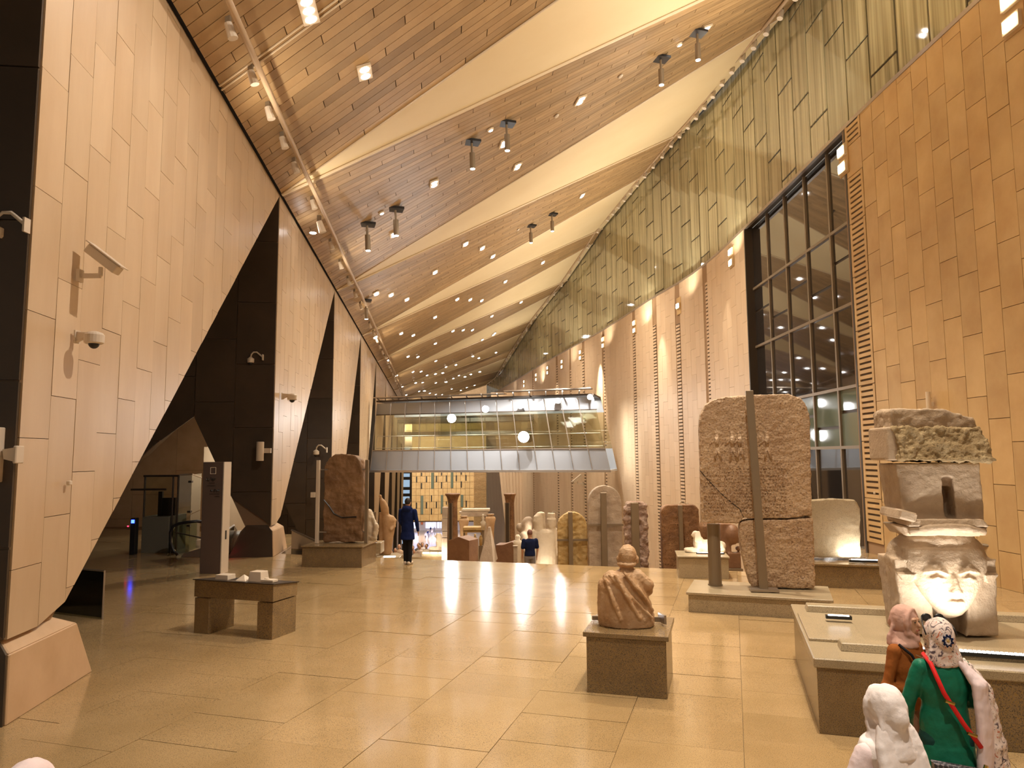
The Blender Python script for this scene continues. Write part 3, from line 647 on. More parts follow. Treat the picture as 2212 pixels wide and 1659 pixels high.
# ---------------------------------------------------------------- fixtures on ceiling and walls
CBV=CB
def onceil(x,y):
    r=ray(x,y).normalized();h=CBV.ray_cast(Vector((0,0,H)),r,300);return h[0],h[1]
def frame_at(o,n): # z axis along downward normal
    if n.z>0:n=-n
    o.rotation_euler=n.to_track_quat('-Z','Y').to_euler()
proto={}
def lampmesh(kind):
    if kind in proto: return proto[kind]
    L_=[]
    if kind=='twin':
        L_.append(('housing','trimcream',MB().box((0,0,-.03),(.62,.34,.06))))
        for x in (-.15,.15): L_.append(('lens','lamp',MB().loft([(x,0,-.075,.1,.1),(x,0,-.058,.12,.12)],14)))
    if kind=='triple':
        L_.append(('housing','trimcream',MB().box((0,0,-.03),(.9,.34,.06))))
        for x in (-.28,0,.28): L_.append(('lens','lamp',MB().loft([(x,0,-.075,.1,.1),(x,0,-.058,.12,.12)],14)))
    if kind=='dot': 
        L_.append(('ring','trimcream',MB().loft([(0,0,-.05,.1,.1),(0,0,0,.13,.13)],14)));L_.append(('lens','lamp',MB().loft([(0,0,-.065,.06,.06),(0,0,-.045,.075,.075)],12)))
    if kind=='hang':
        L_.append(('recess_plate','black',MB().box((0,0,-.045),(.62,.5,.09))))
        L_.append(('tube_body','pole',MB().tube([(0,0,-.09),(.03,.05,-.55)],.045,10).tube([(.03,.05,-.45),(.06,.1,-1.05)],.105,12)))
        L_.append(('lens','lamp',MB().tube([(.06,.1,-1.04),(.062,.102,-1.075)],.085,12)))
    if kind=='oval': L_.append(('body','paint',MB().ell((0,0,-.04),(.2,.12,.06),14,8)))
    out=[]
    for nm,mt,mb in L_:
        o=mb.build(nm,mt);out.append((nm,o.data));bpy.data.objects.remove(o)
    proto[kind]=out;return out
cnt={}
def ceil_lamp(x,y,kind,label=None,group=None,scale=1):
    p,n=onceil(x,y)
    if p is None: print('miss',x,y);return
    nm={'twin':'ceiling_downlight','triple':'ceiling_downlight','dot':'small_downlight','hang':'hanging_spotlight','oval':'smoke_detector'}[kind]
    t=thing(nm,label,{'twin':'ceiling light','triple':'ceiling light','dot':'ceiling light','hang':'spotlight','oval':'detector'}[kind],p+Vector((0,0,-.04)),0,group)
    if kind=='hang': t.rotation_euler=(0,0,.3)
    else: frame_at(t,n)
    t.scale=(scale,)*3
    for a,me in lampmesh(kind): lk(a,me,t)
near={(787,150):'twin downlight in the dark plank band, nearest to the left roof edge',(937,393):'twin downlight low in the second plank band, left of the hanging spotlights',(1117,356):'twin downlight at the lower rim of the second plank band',(1088,306):'twin downlight just below a pair of hanging spotlights',(1253,213):'twin downlight alone mid way along the second plank band',(1520,62):'twin downlight beside the highest hanging spotlight near the glass wall',(850,503):'twin downlight under the two left hanging spotlights',(1257,420):'twin downlight in the third plank band, furthest right'}
for (x,y),l in near.items(): ceil_lamp(x,y,'twin',l)
ceil_lamp(665,14,'triple','bright three-lens downlight at the top of the picture beside the pale joint line')
for (x,y),l in {(1094,262):'black-plated tube spotlight, upper of the pair over the middle of the hall',(1019,302):'black-plated tube spotlight, lower left of the pair over the middle of the hall',(1427,122):'hanging tube spotlight left of the highest twin downlight',(1506,66):'hanging tube spotlight highest up, close to the glass wall',(854,447):'hanging tube spotlight, right one of the pair near the left roof edge',(793,480):'hanging tube spotlight, left one of the pair near the left roof edge',(1192,460):'small hanging tube spotlight, right one of the pair in the third plank band',(1146,485):'small hanging tube spotlight, left one of the pair in the third plank band',(790,646):'small hanging tube spotlight low beside the left roof edge'}.items(): ceil_lamp(x,y,'hang',l,scale=.9 if y<320 else 1)
for (x,y),l in {(1059,277):'small round warm downlight between the two middle hanging spotlights',(824,457):'small round downlight between the left pair of hanging spotlights',(1467,93):'small round downlight left of the highest hanging spotlights'}.items(): ceil_lamp(x,y,'dot',l)
for (x,y),l in {(1202,247):'white oval smoke detector in the second plank band',(1340,161):'pale oval smoke detector close to the upper trim of the second plank band',(1119,494):'small white oval detector left of the small hanging spotlights'}.items(): ceil_lamp(x,y,'oval',l,scale=.7)
F3=[(1005,524),(1041,533),(1064,551),(939,585),(1172,565),(1091,606),(844,634),(878,644),(987,644),(1015,645),(1040,647),(1125,651),(1062,681),(939,683),(810,726),(866,718),(892,722),(978,713),(1000,711),(1020,711),(940,740),(1071,760),(881,768),(902,769),(838,776),(941,778),(963,791),(1021,768),(1034,772)]
for i,(x,y) in enumerate(F3): ceil_lamp(x,y,'twin','twin downlight among the many in the middle plank bands above the bridge','downlights in the middle bands',1.1)
F4=[(1332,922),(922,1332),(977,1330),(810,1357),(1018,1356),(1075,1347),(1125,1340),(1235,1358),(1277,1367),(1317,1350),(1378,1333),(940,1408),(988,1405),(1078,1408),(1148,1402),(1197,1378),(848,1434),(1187,1450),(1250,1460),(1290,1440),(1343,1425),(1037,1479),(1078,1487),(1120,1490),(877,1490),(1000,1463),(965,1465),(1480,1070),(1395,1113),(1470,1080),(1215,1285),(670,793)]
for a,b_ in F4[1:]: ceil_lamp(600+a/3.16,380+b_/3.16,'twin','tiny distant downlight in the far plank bands just above the bridge','distant downlights',1.1)
# lamps along the two roof-edge pipes
def lampfix(name,scale=1.):
    k='edge'
    if k not in proto:
        a=MB().box((0,0,.1),(.12,.12,.2)).build('bracket','pole');b_=MB().tube([(0,0,0),(.12,.05,-.38)],[.1,.13],10).build('lamp_head','paint')
        proto[k]=[('bracket',a.data),('lamp_head',b_.data)];bpy.data.objects.remove(a);bpy.data.objects.remove(b_)
    return proto[k]
def edgelamp(p,label,group,sc=1,rz=0):
    t=thing('track_spotlight',label,'spotlight',p,rz,group);t.scale=(sc*.75,)*3
    for a,me in lampfix('x'): lk(a,me,t)
    return t
lab=['first','second','third','fourth','fifth','sixth','seventh']
for i,Y in enumerate((12.9,14.6,16.2,17.8,19.4,22.5)):
    x=leftX(Y)+.75;z=CB.ray_cast(Vector((x,Y,5)),Vector((0,0,1)))[0].z
    edgelamp((x,Y,z-.15),lab[i]+' pale spotlight from the top along the left ceiling edge pipe',None)
x=leftX(24)+.75;t=thing('track_spotlight','lit white spotlight glaring on the left ceiling edge above the second column','spotlight',(x,24,10.98))
for a,me in lampfix('x'): lk(a,me,t)
lk('lens',lampmesh('twin')[1][1],t,(-.05,0,-.35))
for i in range(26):
    Y=27+i*2.9;x=leftX(Y)+.7;z=CB.ray_cast(Vector((x,Y,5)),Vector((0,0,1)))[0].z
    edgelamp((x,Y,z-.15),'distant spotlight in the row along the left ceiling edge','left edge spotlights')
s=sY(13);i=0
while s<SE-8:
    q,n_=atR(s);p=q+n_*.55;p=Vector((p.x,p.y,zR(s)-.42))
    edgelamp(p,'small dark-capped spotlight in the row under the roof along the glass wall top','glass wall spotlights',1.15,math.pi);s+=1.45 if s<60 else 2.9;i+=1
# twin lamps at the heads of the grille strips
def walllamp(px,py,label,single=False,s=None,z=None):
    if s is None: s,z,Y=hitR(px,py)
    t=thing('wall_lamp',label,'wall light',(0,0,0))
    def bx_(z0,z1,w_,o0,o1,nm,mt):
        MB().hexa([mapR(s-w_,z0,o0),mapR(s+w_,z0,o0),mapR(s+w_,z0,o1),mapR(s-w_,z0,o1)],[mapR(s-w_,z1,o0),mapR(s+w_,z1,o0),mapR(s+w_,z1,o1),mapR(s-w_,z1,o1)]).build(nm,mt,t)
    bx_(z-.5,z+.5,.3,.02,.06,'back_plate','lime_honey')
    for dz in ((0,) if single else (-.26,.26)): 
        bx_(z+dz-.17,z+dz+.17,.24,.06,.14,'lamp_box','trimcream');bx_(z+dz-.12,z+dz+.12,.19,.14,.16,'lens','lampwarm')
W8=[(1826,345,'warm twin wall lamp at the top right of the dark window'),(1583,556,'warm twin wall lamp at the upper left corner of the dark window'),(1468,661,'single warm wall lamp above a slot grille'),(1373,706,'warm twin wall lamp, third lit one left of the dark window'),(1305,740,'warm twin wall lamp beside the brightest streak of the pale wall'),(1256,767,'warm twin wall lamp left of the brightest wall streak'),(1216,787,'small twin wall lamp, sixth along from the dark window'),(1185,800,'small twin wall lamp, seventh along from the dark window'),(1160,815,'small twin wall lamp, eighth along from the dark window'),(1134,829,'small twin wall lamp, furthest of the row over the bridge')]
for x,y,l in W8: walllamp(x,y,l,'single' in l)
walllamp(2193,25,'warm twin wall lamp in the top right corner of the picture')
for px,pw,ty in ((1297,9000,990),(1432,2200,1100),(1203,2200,900),(1575,500,900)):
    s,z,Y=hitR(px,760);q,n_=atR(s);p=q+n_*1.0;a=q+n_*.05
    spot('wall_grazer',(p.x,p.y,12.2),(a.x,a.y,4.5),pw,42,NEUT,.06,1)
# added spot hanging free in the hall, brightens the left column face
spot('column_fill',(1.5,9.5,12.0),(-5.7,11,4.5),2600,100,(1,.9,.8),.1,1)
# cameras
def cam_goose(p,label,dirx=1,sc=1.,rz=0):
    t=thing('security_camera',label,'security camera',p,rz);t.scale=(sc,)*3
    MB().box((0,0,0),(.03,.14,.22)).build('wall_plate','paint',t)
    MB().tube([(0.0,0,0),(-.12,0,.10),(-.24,0,.2),(-.36,0,.2),(-.44,0,.12),(-.46,0,0)],.03,8).build('bracket_arm','paint',t,smooth=True)
    MB().lathe([(.04,.02),(.08,-.02),(.13,-.05),(.13,-.17),(.11,-.2)],(-.46,0,0)).build('housing','paint',t,smooth=False)
    MB().ell((-.46,0,-.2),(.085,.085,.09)).build('dome','black',t,smooth=True)
def cam_dome(p,label,rz=0,sc=1.):
    t=thing('security_camera',label,'security camera',p,rz);t.scale=(sc,)*3
    MB().box((0,0,0),(.03,.13,.24)).build('wall_plate','paint',t)
    MB().hexa([(0,-.04,-.1),(.3,-.04,.02),(.3,.04,.02),(0,.04,-.1)],[(0,-.04,.1),(.3,-.04,.07),(.3,.04,.07),(0,.04,.1)]).build('bracket_arm','paint',t,bevel=.01)
    MB().lathe([(.05,.09),(.14,.06),(.17,.02),(.165,-.12),(.14,-.14)],(.36,0,0)).build('housing','paint',t)
    MB().ell((.36,0,-.13),(.095,.095,.1)).build('dome','black',t,smooth=True)
def cam_bullet(p,label,rz=0,sc=1.,pitch=-.6):
    t=thing('security_camera',label,'security camera',p,rz);t.scale=(sc,)*3
    MB().box((0,0,0),(.05,.13,.2)).build('wall_plate','paint',t)
    MB().box((.17,0,0),(.32,.06,.07)).tube([(.33,0,0),(.33,0,.14)],.035,8).build('bracket_arm','paint',t)
    R=Matrix.Rotation(.65,3,'Y')
    q=MB().box((0,0,0),(.62,.2,.15));q.v=[R@v+Vector((.36,.02,.27)) for v in q.v];q.build('camera_body','paint',t,bevel=.02,bseg=2)
    q=MB().box((0,0,.09),(.72,.24,.02));q.v=[R@v+Vector((.36,.02,.27)) for v in q.v];q.build('sun_shield','paint',t)
    q=MB().tube([(-.31,0,0),(-.315,0,0)],.06,12);q.v=[R@v+Vector((.36,.02,.27)) for v in q.v];q.build('lens','black',t)
def onL(px,py,off=.05):
    p=hit(px,py,A0,A0+tL*10);return Vector((p.x+nL.x*off,p.y+nL.y*off,p.z))
aL=math.atan2(nL.y,nL.x)
p=onL(176,596,-.02);cam_bullet(p,'white boxy security camera on a bracket, upper camera on the nearest column face',aL-.1,.82)
p=onL(170,728,-.02);cam_dome(p,'white dome security camera on the nearest column face, below the boxy one',aL-.3,.72)
p=P(57,487,8.2);cam_goose(p,'white gooseneck dome camera at the left picture edge on the dark column side',1,.78)
p=P(40,982,8.2);t=thing('projector_bracket','white bracket with a pale panel at the left edge on the dark column side','bracket',p)
MB().box((0,0,0),(.04,.14,.2)).build('wall_plate','paint',t,bevel=.01);MB().prism([(-.02,.04,-.08),(-.02,.04,.08),(-.16,.04,.06),(-.14,.04,-.05)],(0,-.08,0)).build('arm','paint',t);MB().box((-.2,0,0),(.05,.35,.62)).build('panel','paint',t,bevel=.01)
p=onL(155,1043,-.03);tag(MB().box((0,0,0),(.05,.07,.06)).build('wall_button','paint',None,bevel=.01,loc=p,rz=aL),'tiny white wall button low on the nearest column face','button')
p=onL(612,856,-.02);cam_dome(p,'small dome camera on the pale face of the second column',aL-.3,.9)
p=P(568,772,21.45);cam_goose(p,'gooseneck dome camera high on the dark side of the second column',1,.8)
p=P(572,975,21.35);t=thing('wall_speaker','cylindrical pale wall speaker on the dark side of the second column','speaker',p)
MB().lathe([(.1,-.28),(.11,-.27),(.11,.27),(.1,.28)],(-.1,-.12,0)).build('body','paint',t);MB().box((.08,-.04,.02),(.24,.06,.14)).build('bracket','paint',t)
p=P(706,972,33.9);cam_goose(p,'gooseneck dome camera on the dark side of the third column above the tall stela',1,1.1)
p=P(676,1069,33.9);tag(MB().box((0,0,0),(.22,.08,.24)).build('wall_box','paint',None,bevel=.01,loc=p),'small white square box on the dark side of the third column','wall box')
def onR(px,py,off=.08):
    s,z,Y=hitR(px,py);q,n_=atR(s);q=q+n_*off;return Vector((q.x,q.y,z)),math.atan2(n_.y,n_.x)
p,a=onR(2075,938);t=thing('wall_sensor','small white wall device with a dark dial beside the colossus top','sensor',p,a)
MB().box((0,0,0),(.12,.14,.26)).build('body','paint',t,bevel=.015);MB().box((.065,0,.04),(.01,.05,.12)).build('dial','black',t)
p,a=onR(2022,890,.17);t=thing('tube_light','slim vertical tube light fixed on the honey stone wall above the colossus','wall light',p,a)
MB().tube([(0,0,-.6),(0,0,.5)],.06,10).build('tube','trimcream',t);MB().box((-.06,0,.2),(.08,.1,.1)).box((-.06,0,-.4),(.08,.1,.1)).build('bracket','paint',t)
p,a=onR(1893,1065,.05);tag(MB().box((0,0,0),(.05,.06,.06)).build('wall_button','paint',None,bevel=.01,loc=p,rz=a),'tiny pale wall button right of the slatted stone strip','button')
p,a=onR(1262,1045,.1);cam_bullet(p,'white boxy camera on the shaded wall under the bridge end',a,1.5)
p,a=onR(1400,1092,.1);cam_goose(p,'gooseneck dome camera on the pale wall left of the brown stela',1,1.1,a+math.pi)
p,a=onR(1488,1090,.1);cam_goose(p,'gooseneck dome camera on the pale wall above the small sphinx',1,1.0,a+math.pi)
p,a=onR(1207,1110,.1);cam_goose(p,'small gooseneck camera on the wall between the pair statue and golden stela',1,1.3,a+math.pi)
# handrail at right
t=thing('handrail','bronze two-post handrail on the floor by the honey stone wall at right','handrail')
pa=PF(2120,1262);pb=PF(2147,1266);ha=P(2118,1177,pa.y);hb=P(2168,1182,pb.y-.2)
lo=PF(2060,1230);lo=Vector((lo.x,pa.y+1.3,ha.z-.42))
MB().tube([lo,ha,hb],.035,8).build('rail','pole',t)
MB().tube([pa,P(2116,1180,pa.y)],.03,8).build('post','pole',t);MB().tube([pb,P(2144,1182,pb.y)],.03,8).build('post','pole',t)
# low glass barrier behind the nearest column
t=thing('glass_barrier','low glass barrier with pale edge behind the nearest column','barrier')
a=PF(221,1338);a=Vector((a.x,a.y,0));b_=a+Vector((-2.2,1.0,0))
MB().prism([a,b_,b_+Vector((0,0,.85)),a+Vector((0,0,.85))],(0,.02,0)).build('glass_pane','glass',t)
MB().tube([a+Vector((0,0,.0)),a+Vector((0,0,.86)),b_+Vector((0,0,.86))],.018,6).build('edge_frame','steel',t)
# ---------------------------------------------------------------- lobby at left
sg=PF(430,1240);sg=Vector((sg.x,sg.y,0))
t=thing('sign_pillar','tall brown metal sign pillar with dark lettering in front of the escalator','sign',sg,-.06)
MB().box((.27,.2,1.40),(.54,.38,2.80)).build('body','pole' if 0 else M['signmetal'] if 'signmetal' in M else plain('sign_metal',(.15,.105,.085),.35,.3),t,bevel=.01)
MB().box((.55,.2,1.40),(.025,.40,2.80)).build('lit_side_plate','paint',t)  # light falling on this side is put into its pale colour
em=MB()
for q in ([(.2,2.5),(.34,2.5)],[(.2,2.66),(.34,2.66)],[(.2,2.5),(.2,2.66)],[(.34,2.5),(.34,2.66)]): em.tube([(q[0][0],.005,q[0][1]),(q[1][0],.005,q[1][1])],.008,4)
em.build('emblem','paint',t)
def scribble(x0,x1,z,h,seed):
    r_=random.Random(seed);x=x1;m_=MB()
    while x>x0:
        w_=r_.uniform(.018,.032);yy=[z+r_.uniform(-.2,.2)*h for _ in range(3)]
        m_.tube([(x,.004,yy[0]+h*.4*(r_.random()>.4)),(x-w_*.4,.004,z-h*.25),(x-w_,.004,yy[1])],h*.17,4)
        if r_.random()>.5: m_.box((x-w_*.5,.004,z+h*.6*(1 if r_.random()>.5 else -1)),(h*.22,.01,h*.2))
        x-=w_+(.018 if r_.random()>.7 else .004)
    return m_
scribble(.10,.33,2.36,.07,3).build('lettering','black',t)
MB().box((.25,.003,2.265),(.15,.006,.012)).box((.23,.003,2.20),(.22,.006,.010)).build('small_print','darkmet',t)
scribble(.24,.46,2.08,.07,5).build('lettering','black',t)
MB().box((.33,.003,1.99),(.27,.006,.012)).box((.40,.003,1.93),(.13,.006,.012)).build('small_print','darkmet',t)
MB().box((.565,.2,.95),(.01,.07,.22)).build('side_slot','black',t)
# kiosk
D=22.5
def X_(px,D=D): return P(px,1100,D).x
def Z_(py,D=D): return P(500,py,D).z
t=thing('lift_kiosk','grey-green kiosk box with glass upper part in the shadowy left lobby','kiosk')
x0,x1=X_(308),X_(366)
MB().box(((x0+x1)/2,D+.6,Z_(1115)/2),(x1-x0,1.2,Z_(1115))).build('cabinet',plain('grey_green_laminate',(.16,.15,.115),.4),t,bevel=.01)
MB().box(((x0+x1)/2,D+.05,(Z_(1115)+Z_(1028))/2),(x1-x0,.03,Z_(1028)-Z_(1115))).build('glass_screen','glass',t)
MB().box(((x0+X_(384))/2,D,Z_(1027)),(X_(384)-x0,.08,.06)).build('top_rail','darkmet',t)
for px in (311,372,383): MB().tube([(X_(px),D,0 if px>370 else Z_(1115)),(X_(px),D,Z_(1027))],.03,6).build('post','darkmet',t)
MB().box((X_(320),D-.03,Z_(1056)),(1.1,.03,.06)).build('cross_bar','darkmet',t)
MB().box((X_(333),D+.4,Z_(1090)),(.12,.1,.8)).box((X_(352),D+.4,Z_(1095)),(.4,.1,.55)).build('dark_equipment','darkmet',t)
t=thing('gate_post','dark slim post with a blue lamp at the left of the kiosk','post',(X_(303),D-.3,0))
MB().box((0,0,.55),(.16,.2,1.1)).build('body','black',t,bevel=.01);MB().box((0,-.11,1.0),(.09,.02,.10)).build('blue_light','blue',t);MB().box((-.14,-.11,.86),(.04,.02,.03)).build('red_light','red',t)
# glass lift shaft
t=thing('glass_enclosure','tall glass enclosure with clamps behind the kiosk in the left lobby','glass enclosure')
xa,xb,xc=X_(385),X_(408),X_(432,24.5)
for (a,b_,ya,yb) in ((xa,xb,D,D+.1),(xb,xc,D+.1,D+2)):
    for z0,z1 in ((0,Z_(1112)),(Z_(1112)+.02,Z_(1025))):
        MB().prism([(a,ya,z0),(b_,yb,z0),(b_,yb,z1),(a,ya,z1)],(0,.03,0)).build('glass_pane','glass',t)
MB().tube([(xa,D,Z_(1025)),(xb,D+.1,Z_(1024)),(xc,D+2,Z_(1035))],.03,6).build('top_rail','steel',t)
for z in (Z_(1040),Z_(1105),Z_(1135)): MB().box((xb,D+.05,z),(.1,.12,.06)).build('clamp','darkmet',t)
MB().box((X_(410),D+3.5,1.6),(2.2,.1,3.4)).build('lit_back_wall','lime_pale',t)
area('lobby_light',(X_(425),D+1.8,3.6),(X_(425),D+3.2,.6),1.6,70,(1,.93,.8))
# escalator
t=thing('escalator','escalator head with curved black handrail and glass sides behind the sign pillar','escalator')
De=21.5
def E_(px,py,D=De): return P(px,py,D)
for dy in (0,1.3):
    c=E_(393,1160,De+dy)
    path=[E_(px,py,De+dy) for px,py in [(384,1199),(375,1190),(368,1172),(368,1150),(374,1137),(386,1131),(405,1128),(425,1126)]]
    path+=[path[-1]+Vector((.4,1.0,-.2)) for i in (0,)]
    MB().tube(path,.045,8).build('handrail','black',t,smooth=True)
    g=[E_(px,py,De+dy) for px,py in [(384,1197),(372,1180),(370,1150),(378,1138),(405,1131),(425,1129),(425,1185)]]
    MB().prism(g,(0,.02,0)).build('glass_balustrade','glass',t)
    MB().tube([E_(378,1150,De+dy),E_(440,1163,De+dy)],.02,6).build('inner_rail','darkmet',t)
a=E_(390,1208);MB().hexa([Vector((a.x,De,0.01)),Vector((a.x+1.2,De,.01)),Vector((a.x+1.2,De+1.4,.01)),Vector((a.x,De+1.4,.01))],[Vector((a.x+.1,De,.12)),Vector((a.x+1.2,De,.45)),Vector((a.x+1.2,De+1.4,.45)),Vector((a.x+.1,De+1.4,.12))]).build('step_deck','steel',t)
MB().box((E_(424,1178).x,De+.5,.34),(.3,.4,.25)).build('end_block','trimcream',t)
t=thing('glass_balustrade','glass balustrade with a steel top rail right of the sign pillar','balustrade')
a,b_,c=P(483,1150,21),P(505,1140,22.5),P(545,1152,25)
MB().prism([(a.x,21,0),(b_.x,22.5,0),(b_.x,22.5,b_.z+.08),(a.x,21,a.z)],(0,.03,0)).build('glass_pane','glass',t)
MB().prism([(b_.x,22.5,0),(c.x,23.9,0),(c.x,23.9,c.z),(b_.x,22.5,b_.z+.08)],(0,.03,0)).build('glass_pane','glass',t)
MB().tube([(a.x,21,a.z),(b_.x,22.5,b_.z+.08),(c.x,23.9,c.z)],.03,6).build('top_rail','steel',t)
p=P(489,1135,21);MB().tube([(p.x,21,0),(p.x,21,p.z)],.025,6).build('post','darkmet',t)
MB().box((P(484,1185,20.9).x,20.9,.3),(.12,.1,.1)).build('red_light','red',t)
t=thing('reception_curve','low curved white reception shell behind the glass balustrade','counter',(P(515,1190,23).x,22.9,0))
MB().loft([(0,0,0,.55,.5),(0,0,.25,.65,.55),(.05,0,.5,.5,.4),(.1,0,.62,.2,.2)],18).build('shell','paint',t,smooth=True)
# stair rail behind second column
t=thing('stair_balustrade','dark glass stair balustrade between the second column and the tall stela','balustrade')
a,b_=P(630,1145,23),P(690,1172,21.3);MB().prism([(a.x,23,-.4),(b_.x,21.3,-.1),b_,a],(0,.03,0)).build('glass_pane','darkglass',t);MB().tube([a,b_],.03,6).build('top_rail','darkmet',t)
# ---------------------------------------------------------------- exhibits
def base_at(px,D,z=None):
    p=P(px,1000,D);zz=floorz(p.x,D) if z is None else z
    return Vector((p.x,D,zz))
class Pl: # turns outline measures taken at one distance into local metres
    def __init__(s,px,D,z=None): s.b=base_at(px,D,z);s.D=D
    def __call__(s,px,py): p=P(px,py,s.D);return (p.x-s.b.x,p.z-s.b.z)
    def x(s,px): return P(px,1000,s.D).x-s.b.x
    def z(s,py,px=1106): return P(px,py,s.D).z-s.b.z
def arch(x0,x1,z0,z1,r=None,n=12,flat=1.):
    r=r or (x1-x0)/2;pts=[(x0,z0)]
    cx0,cx1=x0+r,x1-r;rz=r*flat
    pts+=[(cx0-r*math.cos(a),z1-rz+rz*math.sin(a)) for a in [math.pi/2*i/n for i in range(n+1)]]
    pts+=[(cx1+r*math.sin(a),z1-rz+rz*math.cos(a)) for a in [math.pi/2*i/n for i in range(n+1)]]
    pts.append((x1,z0));return pts
def slab(t,name,pts,y0,y1,mat,vox=.03,disp=.03,ds=6,bevel=0,relax=2):
    pts=[(a,max(.025,b_)) for a,b_ in pts]
    return MB().xz(pts,y0,y1).build(name,mat,t,smooth=True,remesh=vox,disp=disp,dscale=ds,relax=relax)
def plinth(name,label,corner,w,d,h,mat='granite',rz=GR,ov=.03,lip=.06,parts=1):
    t=thing(name,label,'plinth',corner,rz)
    n=parts
    for i in range(n): MB().box((w*(i+.5)/n,d/2,(h-lip)/2),(w/n-.012,d-.02,h-lip)).build('body','granite' if mat=='granite' else mat,t,bevel=.006)
    MB().box((w/2,d/2,h-lip/2+.001),(w+ov*2,d+ov*2,lip-.012)).build('top_slab',mat,t,bevel=.006)
    return t
# ---- big inscribed stela
c=PF(1487,1322);bigr=-.35
plinth('plinth','low pale granite plinth under the huge cracked pink stela',c,2.45,1.35,.37,'granite_light',bigr)
q=Pl(1630,13.9,.37);t=thing('stela','huge cracked pink granite stela with carved signs on a low granite plinth','stela',q.b,-.2)
k=1/math.cos(.2)*1.0
def S(pts): return [(q(a,b_)[0]*k,max(.02,q(a,b_)[1])) for a,b_ in pts]
up_=S([(1521,1131),(1519,1018),(1516,920),(1519,893),(1530,872),(1548,860),(1580,855),(1660,852),(1700,853),(1722,862),(1735,880),(1740,905),(1746,1112),(1700,1118),(1615,1120),(1610,1118),(1598,1132)])
MB().xz(up_,.0,.36).build('upper_block','glyph',t,smooth=True,remesh=.025,disp=.016,dscale=9,relax=3)
lo_=S([(1601,1130),(1612,1124),(1700,1121),(1747,1116),(1751,1190),(1752,1262),(1748,1276),(1700,1278),(1626,1272),(1615,1240),(1604,1190),(1600,1150)])
MB().xz(lo_,.01,.37).build('lower_block','glyph',t,smooth=True,remesh=.025,disp=.016,dscale=9,relax=3)
ck=MB();pp=S([(1518,1017),(1535,1038),(1560,1065),(1585,1088),(1600,1100),(1608,1118)])
ck.tube([(a,-.004,b_) for a,b_ in pp],.007,5).build('crack','black',t)
# carved figures in low relief
R_=MB()
for px in (1600,1585,1553,1655):
    x,z=q(px,965);x*=k
    R_.ell((x,-.0,z+.26),(.045,.02,.05)).caps([(x,0,z+.2),(x,0,z)],[.05,.035],8).caps([(x,0,z),(x-.05,0,z-.26)],[.03,.022],8).caps([(x,0,z),(x+.07,0,z-.26)],[.03,.022],8).caps([(x,0,z+.15),(x-.13,0,z+.05)],.02,8)
R_.build('relief_figures','glyph',t,smooth=True)
gl=MB();rr_=random.Random(5)
for j in range(15):
    zz=q(1600,1010+j*7.6)[1];x=q(1524,1000)[0]*k
    if zz< q(1,1125)[1]: break
    while x<q(1690,1000)[0]*k*(1 if j<13 else .8):
        w_=rr_.uniform(.012,.04);h_=rr_.uniform(.008,.045)
        if rr_.random()>.25: gl.box((x,-.006,zz+rr_.uniform(-.008,.008)),(w_,.022,h_),0)
        x+=w_+rr_.uniform(.006,.02)
o=gl.build('carved_signs','glyph',t);o['kind']='stuff'
t=thing('support_pillar','tall flat steel pillar bolted to the front of the huge cracked stela','support',q.b+Vector((0,-.32,0)),-.2)
x0=q.x(1617)*k
MB().prism([(x0+.02,0,0),(x0+.17,0,0),(q.x(1622)*k+.0,0,q.z(850)),(q.x(1607)*k,0,q.z(850))],(0,.09,0)).build('pillar','pole',t,bevel=.006)
MB().box((x0+.1,.06,.03),(.5,.3,.04)).build('foot_plate','steel',t);MB().box((x0+.06,.18,2.9),(.06,.24,.05)).build('clamp','pole',t)
p=PF(1549,1266,.37);t=thing('support_post','round grey post holding up the overhanging corner of the huge stela','support',(p.x,p.y+.12,.37))
MB().lathe([(.14,0),(.14,.02),(.125,.02),(.12,P(1540,1133,p.y).z-.37)]).build('post','pole',t,smooth=False)
# ---- granite slab with LED strip
c=PF(1752,1268);c=Vector((5.95,16.25,0))
plinth('plinth','long dark granite plinth behind the huge stela carrying a rough granite slab',c,2.3,1.3,.52,'granite',GR)
q=Pl(1804,16.45,.55);t=thing('granite_slab','rough speckled granite slab glowing from an uplight beside the slatted grille','slab',q.b,-.15)
slab(t,'stone',[q(1749,1212),(q(1747,1210)),q(1752,1082),q(1798,1077),q(1846,1080),q(1856,1100),q(1858,1212)],0,.28,'granite_light',.03,.015,5)
t=thing('light_strip','white LED strip at the foot of the glowing granite slab','light strip',q.b+Vector((0,-.35,-.02)),-.25)
x0,x1=q.x(1812),q.x(1874);MB().box(((x0+x1)/2,0,.03),(x1-x0+.1,.1,.05)).build('housing','black',t);MB().box(((x0+x1)/2,-.02,.06),(x1-x0,.05,.012)).build('led_row','led',t)
area('slab_uplight',q.b+Vector((.25,-.25,.06)),q.b+Vector((.35,.1,.9)),.5,12,WHITE,.08)
